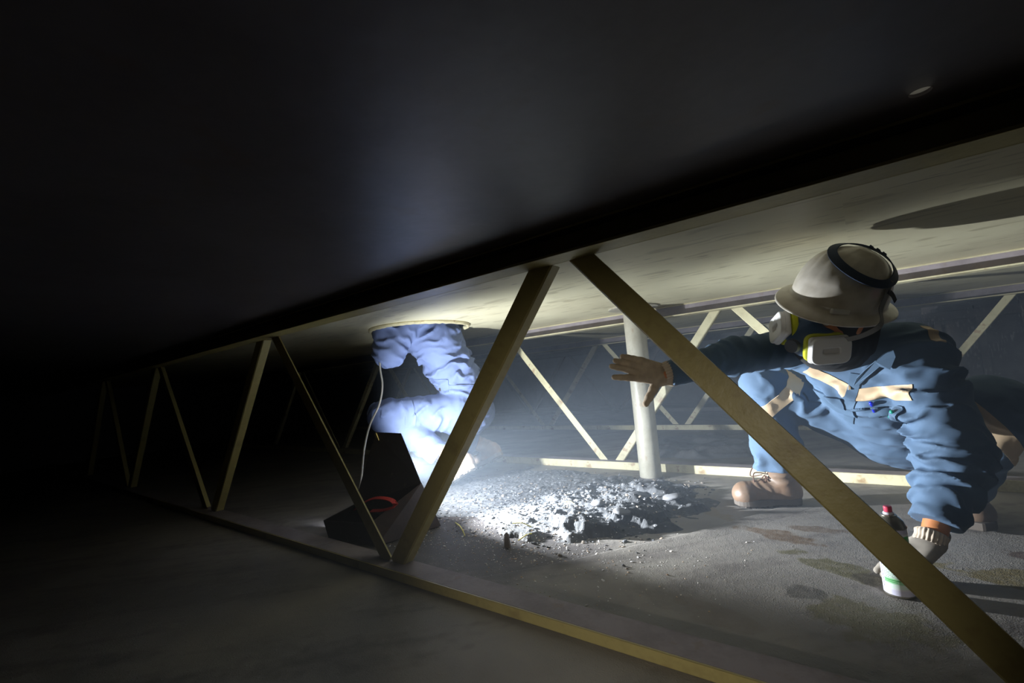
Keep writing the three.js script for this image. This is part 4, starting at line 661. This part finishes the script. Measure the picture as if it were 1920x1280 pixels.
// ------------------------------------------------------------------ dark steel case with its lid up, lamp behind it
{
  const A = at(705, 810, 2.06), B = at(752, 812, 2.06), C = at(790, 905, 1.99), G = at(665, 945, 1.98), E = at(826, 985, 2.01).setY(0.004), N = at(712, 1038, 1.79), D = at(698, 986, 1.83); N.set(-1.62, 0.004, -1.115); D.set(-1.665, 0.085, -1.12);
  const c = thing('steel_case', 'open dark steel case with its lid propped up before the squatting worker', 'case');
  const dark = steel(texture(256, 256, (u, v) => { const a = tfbm(u, v, 1, 5), s = ss(0.86, 0.95, tn(u, v * 0.25, 5)); return mix3(mix3([60, 52, 54], [40, 35, 38], a), [112, 100, 92], s * 0.5); }, true), 0.55, 2);
  const dirty = steel(RUSTY, 0.7, 2);
  mesh('lid', plate([A, B, C, G], 0.006), dark, c);
  const W = V(-0.30, 0, 0.03);
  mesh('side_wall', plate([N, E, C, D], 0.006), dirty, c);
  mesh('bottom', plate([N, E, E.clone().add(W), N.clone().add(W)].map((p) => p.clone().setY(0.005)), 0.004), dark, c);
  mesh('side_wall', plate([N, D, D.clone().add(W).setY(0.07), N.clone().add(W)], 0.004), dark, c);
  mesh('side_wall', plate([N.clone().add(W), D.clone().add(W).setY(0.07), G, E.clone().add(W)], 0.004), dark, c);
  mesh('side_wall', plate([E, C, G, E.clone().add(W)], 0.004), dark, c);
  const cl = A.clone().add(V(0.006, -0.004, 0.012)), u = C.clone().sub(B).normalize();
  tag(mesh('clip', plate([cl, cl.clone().add(V(0.012, 0.002, 0)), cl.clone().addScaledVector(u, 0.02).add(V(0.014, 0, 0)), cl.clone().addScaledVector(u, 0.034).add(V(0.012, 0, 0)), cl.clone().addScaledVector(u, 0.02)], 0.004), flat(0xd8c27a, 0.35, { metalness: 0.6 }), c), 'small brass clip');
  // rag of grey dust in the case
  const dust = new THREE.SphereGeometry(1, 32, 16), p = dust.attributes.position; for (let i = 0; i < p.count; i++) { const q = 1 + 0.5 * fbm(p.getX(i) * 3, p.getY(i) * 3, p.getZ(i) * 3, 3); p.setXYZ(i, p.getX(i) * q * 0.075, Math.max(0, p.getY(i)) * q * 0.05, p.getZ(i) * q * 0.06); } dust.computeVertexNormals(); dust.translate(-1.735, 0.009, -1.2); tag(mesh('dust_pile', dust, flat(0x8d8a90, 0.9)), 'small grey pile of dust lying inside the dark steel case', 'dust pile');
}
{ // work lamp: a small flood lamp on the floor, its face towards the workers
  const l = thing('work_lamp', 'small bright flood lamp on the floor hidden behind the lid of the dark case', 'lamp'), z = LAMP_TO, x = new THREE.Vector3().crossVectors(V(0, 1, 0), z).normalize(), y = new THREE.Vector3().crossVectors(z, x), B = (d) => basis(x, y, z, LAMP_AT.clone().addScaledVector(z, d));
  mesh('housing', new RoundedBoxGeometry(0.07, 0.06, 0.03, 3, 0.006).applyMatrix4(B(-0.017)), flat(0x2a2a2c, 0.5), l);
  mesh('diffuser', new THREE.CylinderGeometry(0.022, 0.022, 0.004, 32).rotateX(Math.PI / 2).applyMatrix4(B(0.001)), flat(0xffffff, 0.5, { emissive: LAMP_COLOR.clone().multiplyScalar(6) }), l);
  const f = LAMP_AT.clone().addScaledVector(z, -0.034), q = (a, r) => V(f.x + Math.cos(a) * r, 0.006, f.z + Math.sin(a) * r); mesh('tripod', merge([tube([f, V(f.x, 0.16, f.z)], 0.007, 8, 10), ...[0.6, 2.7, 4.8].map((a) => tube([V(f.x, 0.18, f.z), q(a, 0.1)], 0.005, 8, 8))]), flat(0x333336, 0.5), l);
}
{ // headlamp with red straps lying by the case
  const h = thing('headlamp', 'headlamp with red straps lying on the floor and shining to the left', 'headlamp'), z = HEADLAMP_TO, x = new THREE.Vector3().crossVectors(V(0, 1, 0), z).normalize(), y = new THREE.Vector3().crossVectors(z, x), B = (d) => basis(x, y, z, HEADLAMP_AT.clone().addScaledVector(z, d));
  mesh('housing', new RoundedBoxGeometry(0.05, 0.036, 0.034, 3, 0.008).applyMatrix4(B(-0.02)), flat(0x8a1f1c, 0.45), h);
  mesh('lens', new THREE.CylinderGeometry(0.011, 0.011, 0.004, 24).rotateX(Math.PI / 2).applyMatrix4(B(0)), flat(0xffffff, 0.3, { emissive: new THREE.Color(0.5, 0.55, 0.7) }), h);
  const o = HEADLAMP_AT, S = (pts) => along(pts, 40), up = () => V(0, 1, 0.2);
  tag(mesh('strap', ribbon(S([o.clone().add(V(0.03, 0.0, 0.0)), at(664, 960, 2.02), at(680, 944, 1.95), at(704, 934, 1.93), at(734, 938, 1.91), at(742, 947, 1.9), at(722, 956, 1.9), at(696, 958, 1.92)]), up, 0.024, 0.003), flat(0xc02a24, 0.7), h), 'red elastic strap');
  mesh('strap', ribbon(S([o.clone().add(V(0.02, -0.01, 0.02)), V(o.x + 0.03, 0.012, o.z + 0.08), V(o.x + 0.07, 0.008, o.z + 0.10)]), up, 0.026, 0.003), flat(0xc02a24, 0.7), h);
}
{ // pale hose hanging from the squatting worker's sleeve down to the case
  const t = thing('hose', 'thin pale hose hanging from the elbow of the squatting worker down to the case', 'hose');
  mesh('tube', tube([at(712, 668, 2.62), at(713, 692, 2.6), at(717, 722, 2.55), at(711, 758, 2.48), at(694, 795, 2.4), at(683, 840, 2.32), at(678, 890, 2.26), at(673, 925, 2.2), at(669, 945, 2.16)], 0.0052, 90, 10), flat(0xb9b4ac, 0.5), t);
  const e = at(669, 945, 2.16), n = new THREE.CylinderGeometry(0.008, 0.007, 0.03, 16); n.translate(e.x, e.y - 0.008, e.z); mesh('nipple', n, flat(0x7a7a80, 0.4), t);
}
{ // the photographer's dim torch, just out of the picture
  const t = thing('torch', 'small black torch on a stand beside the camera pointing at the near truss', 'torch'), z = TORCH_TO, x = new THREE.Vector3().crossVectors(V(0, 1, 0), z).normalize(), y = new THREE.Vector3().crossVectors(z, x), B = (d) => basis(x, y, z, TORCH_AT.clone().addScaledVector(z, d)), f = TORCH_AT.clone().addScaledVector(z, -0.07);
  mesh('barrel', new THREE.LatheGeometry([[0, -0.13], [0.012, -0.13], [0.013, -0.125], [0.013, -0.035], [0.019, -0.015], [0.019, 0.0], [0.017, -0.002], [0, -0.003]].map((p) => new THREE.Vector2(p[0], p[1])), 32).rotateX(Math.PI / 2).applyMatrix4(B(0)), flat(0x1b1b1d, 0.4), t);
  mesh('lens', new THREE.CylinderGeometry(0.016, 0.016, 0.002, 24).rotateX(Math.PI / 2).applyMatrix4(B(0.001)), flat(0xffffff, 0.3, { emissive: new THREE.Color(1.6, 1.45, 1.2) }), t);
  mesh('stand', merge([tube([f, V(f.x, 0.06, f.z)], 0.006, 8, 10), ...[0.3, 2.4, 4.5].map((a) => tube([V(f.x, 0.09, f.z), V(f.x + Math.cos(a) * 0.1, 0.005, f.z + Math.sin(a) * 0.1)], 0.005, 8, 8))]), flat(0x222224, 0.5), t);   // stand for the torch
}
renderer.render(scene, camera);
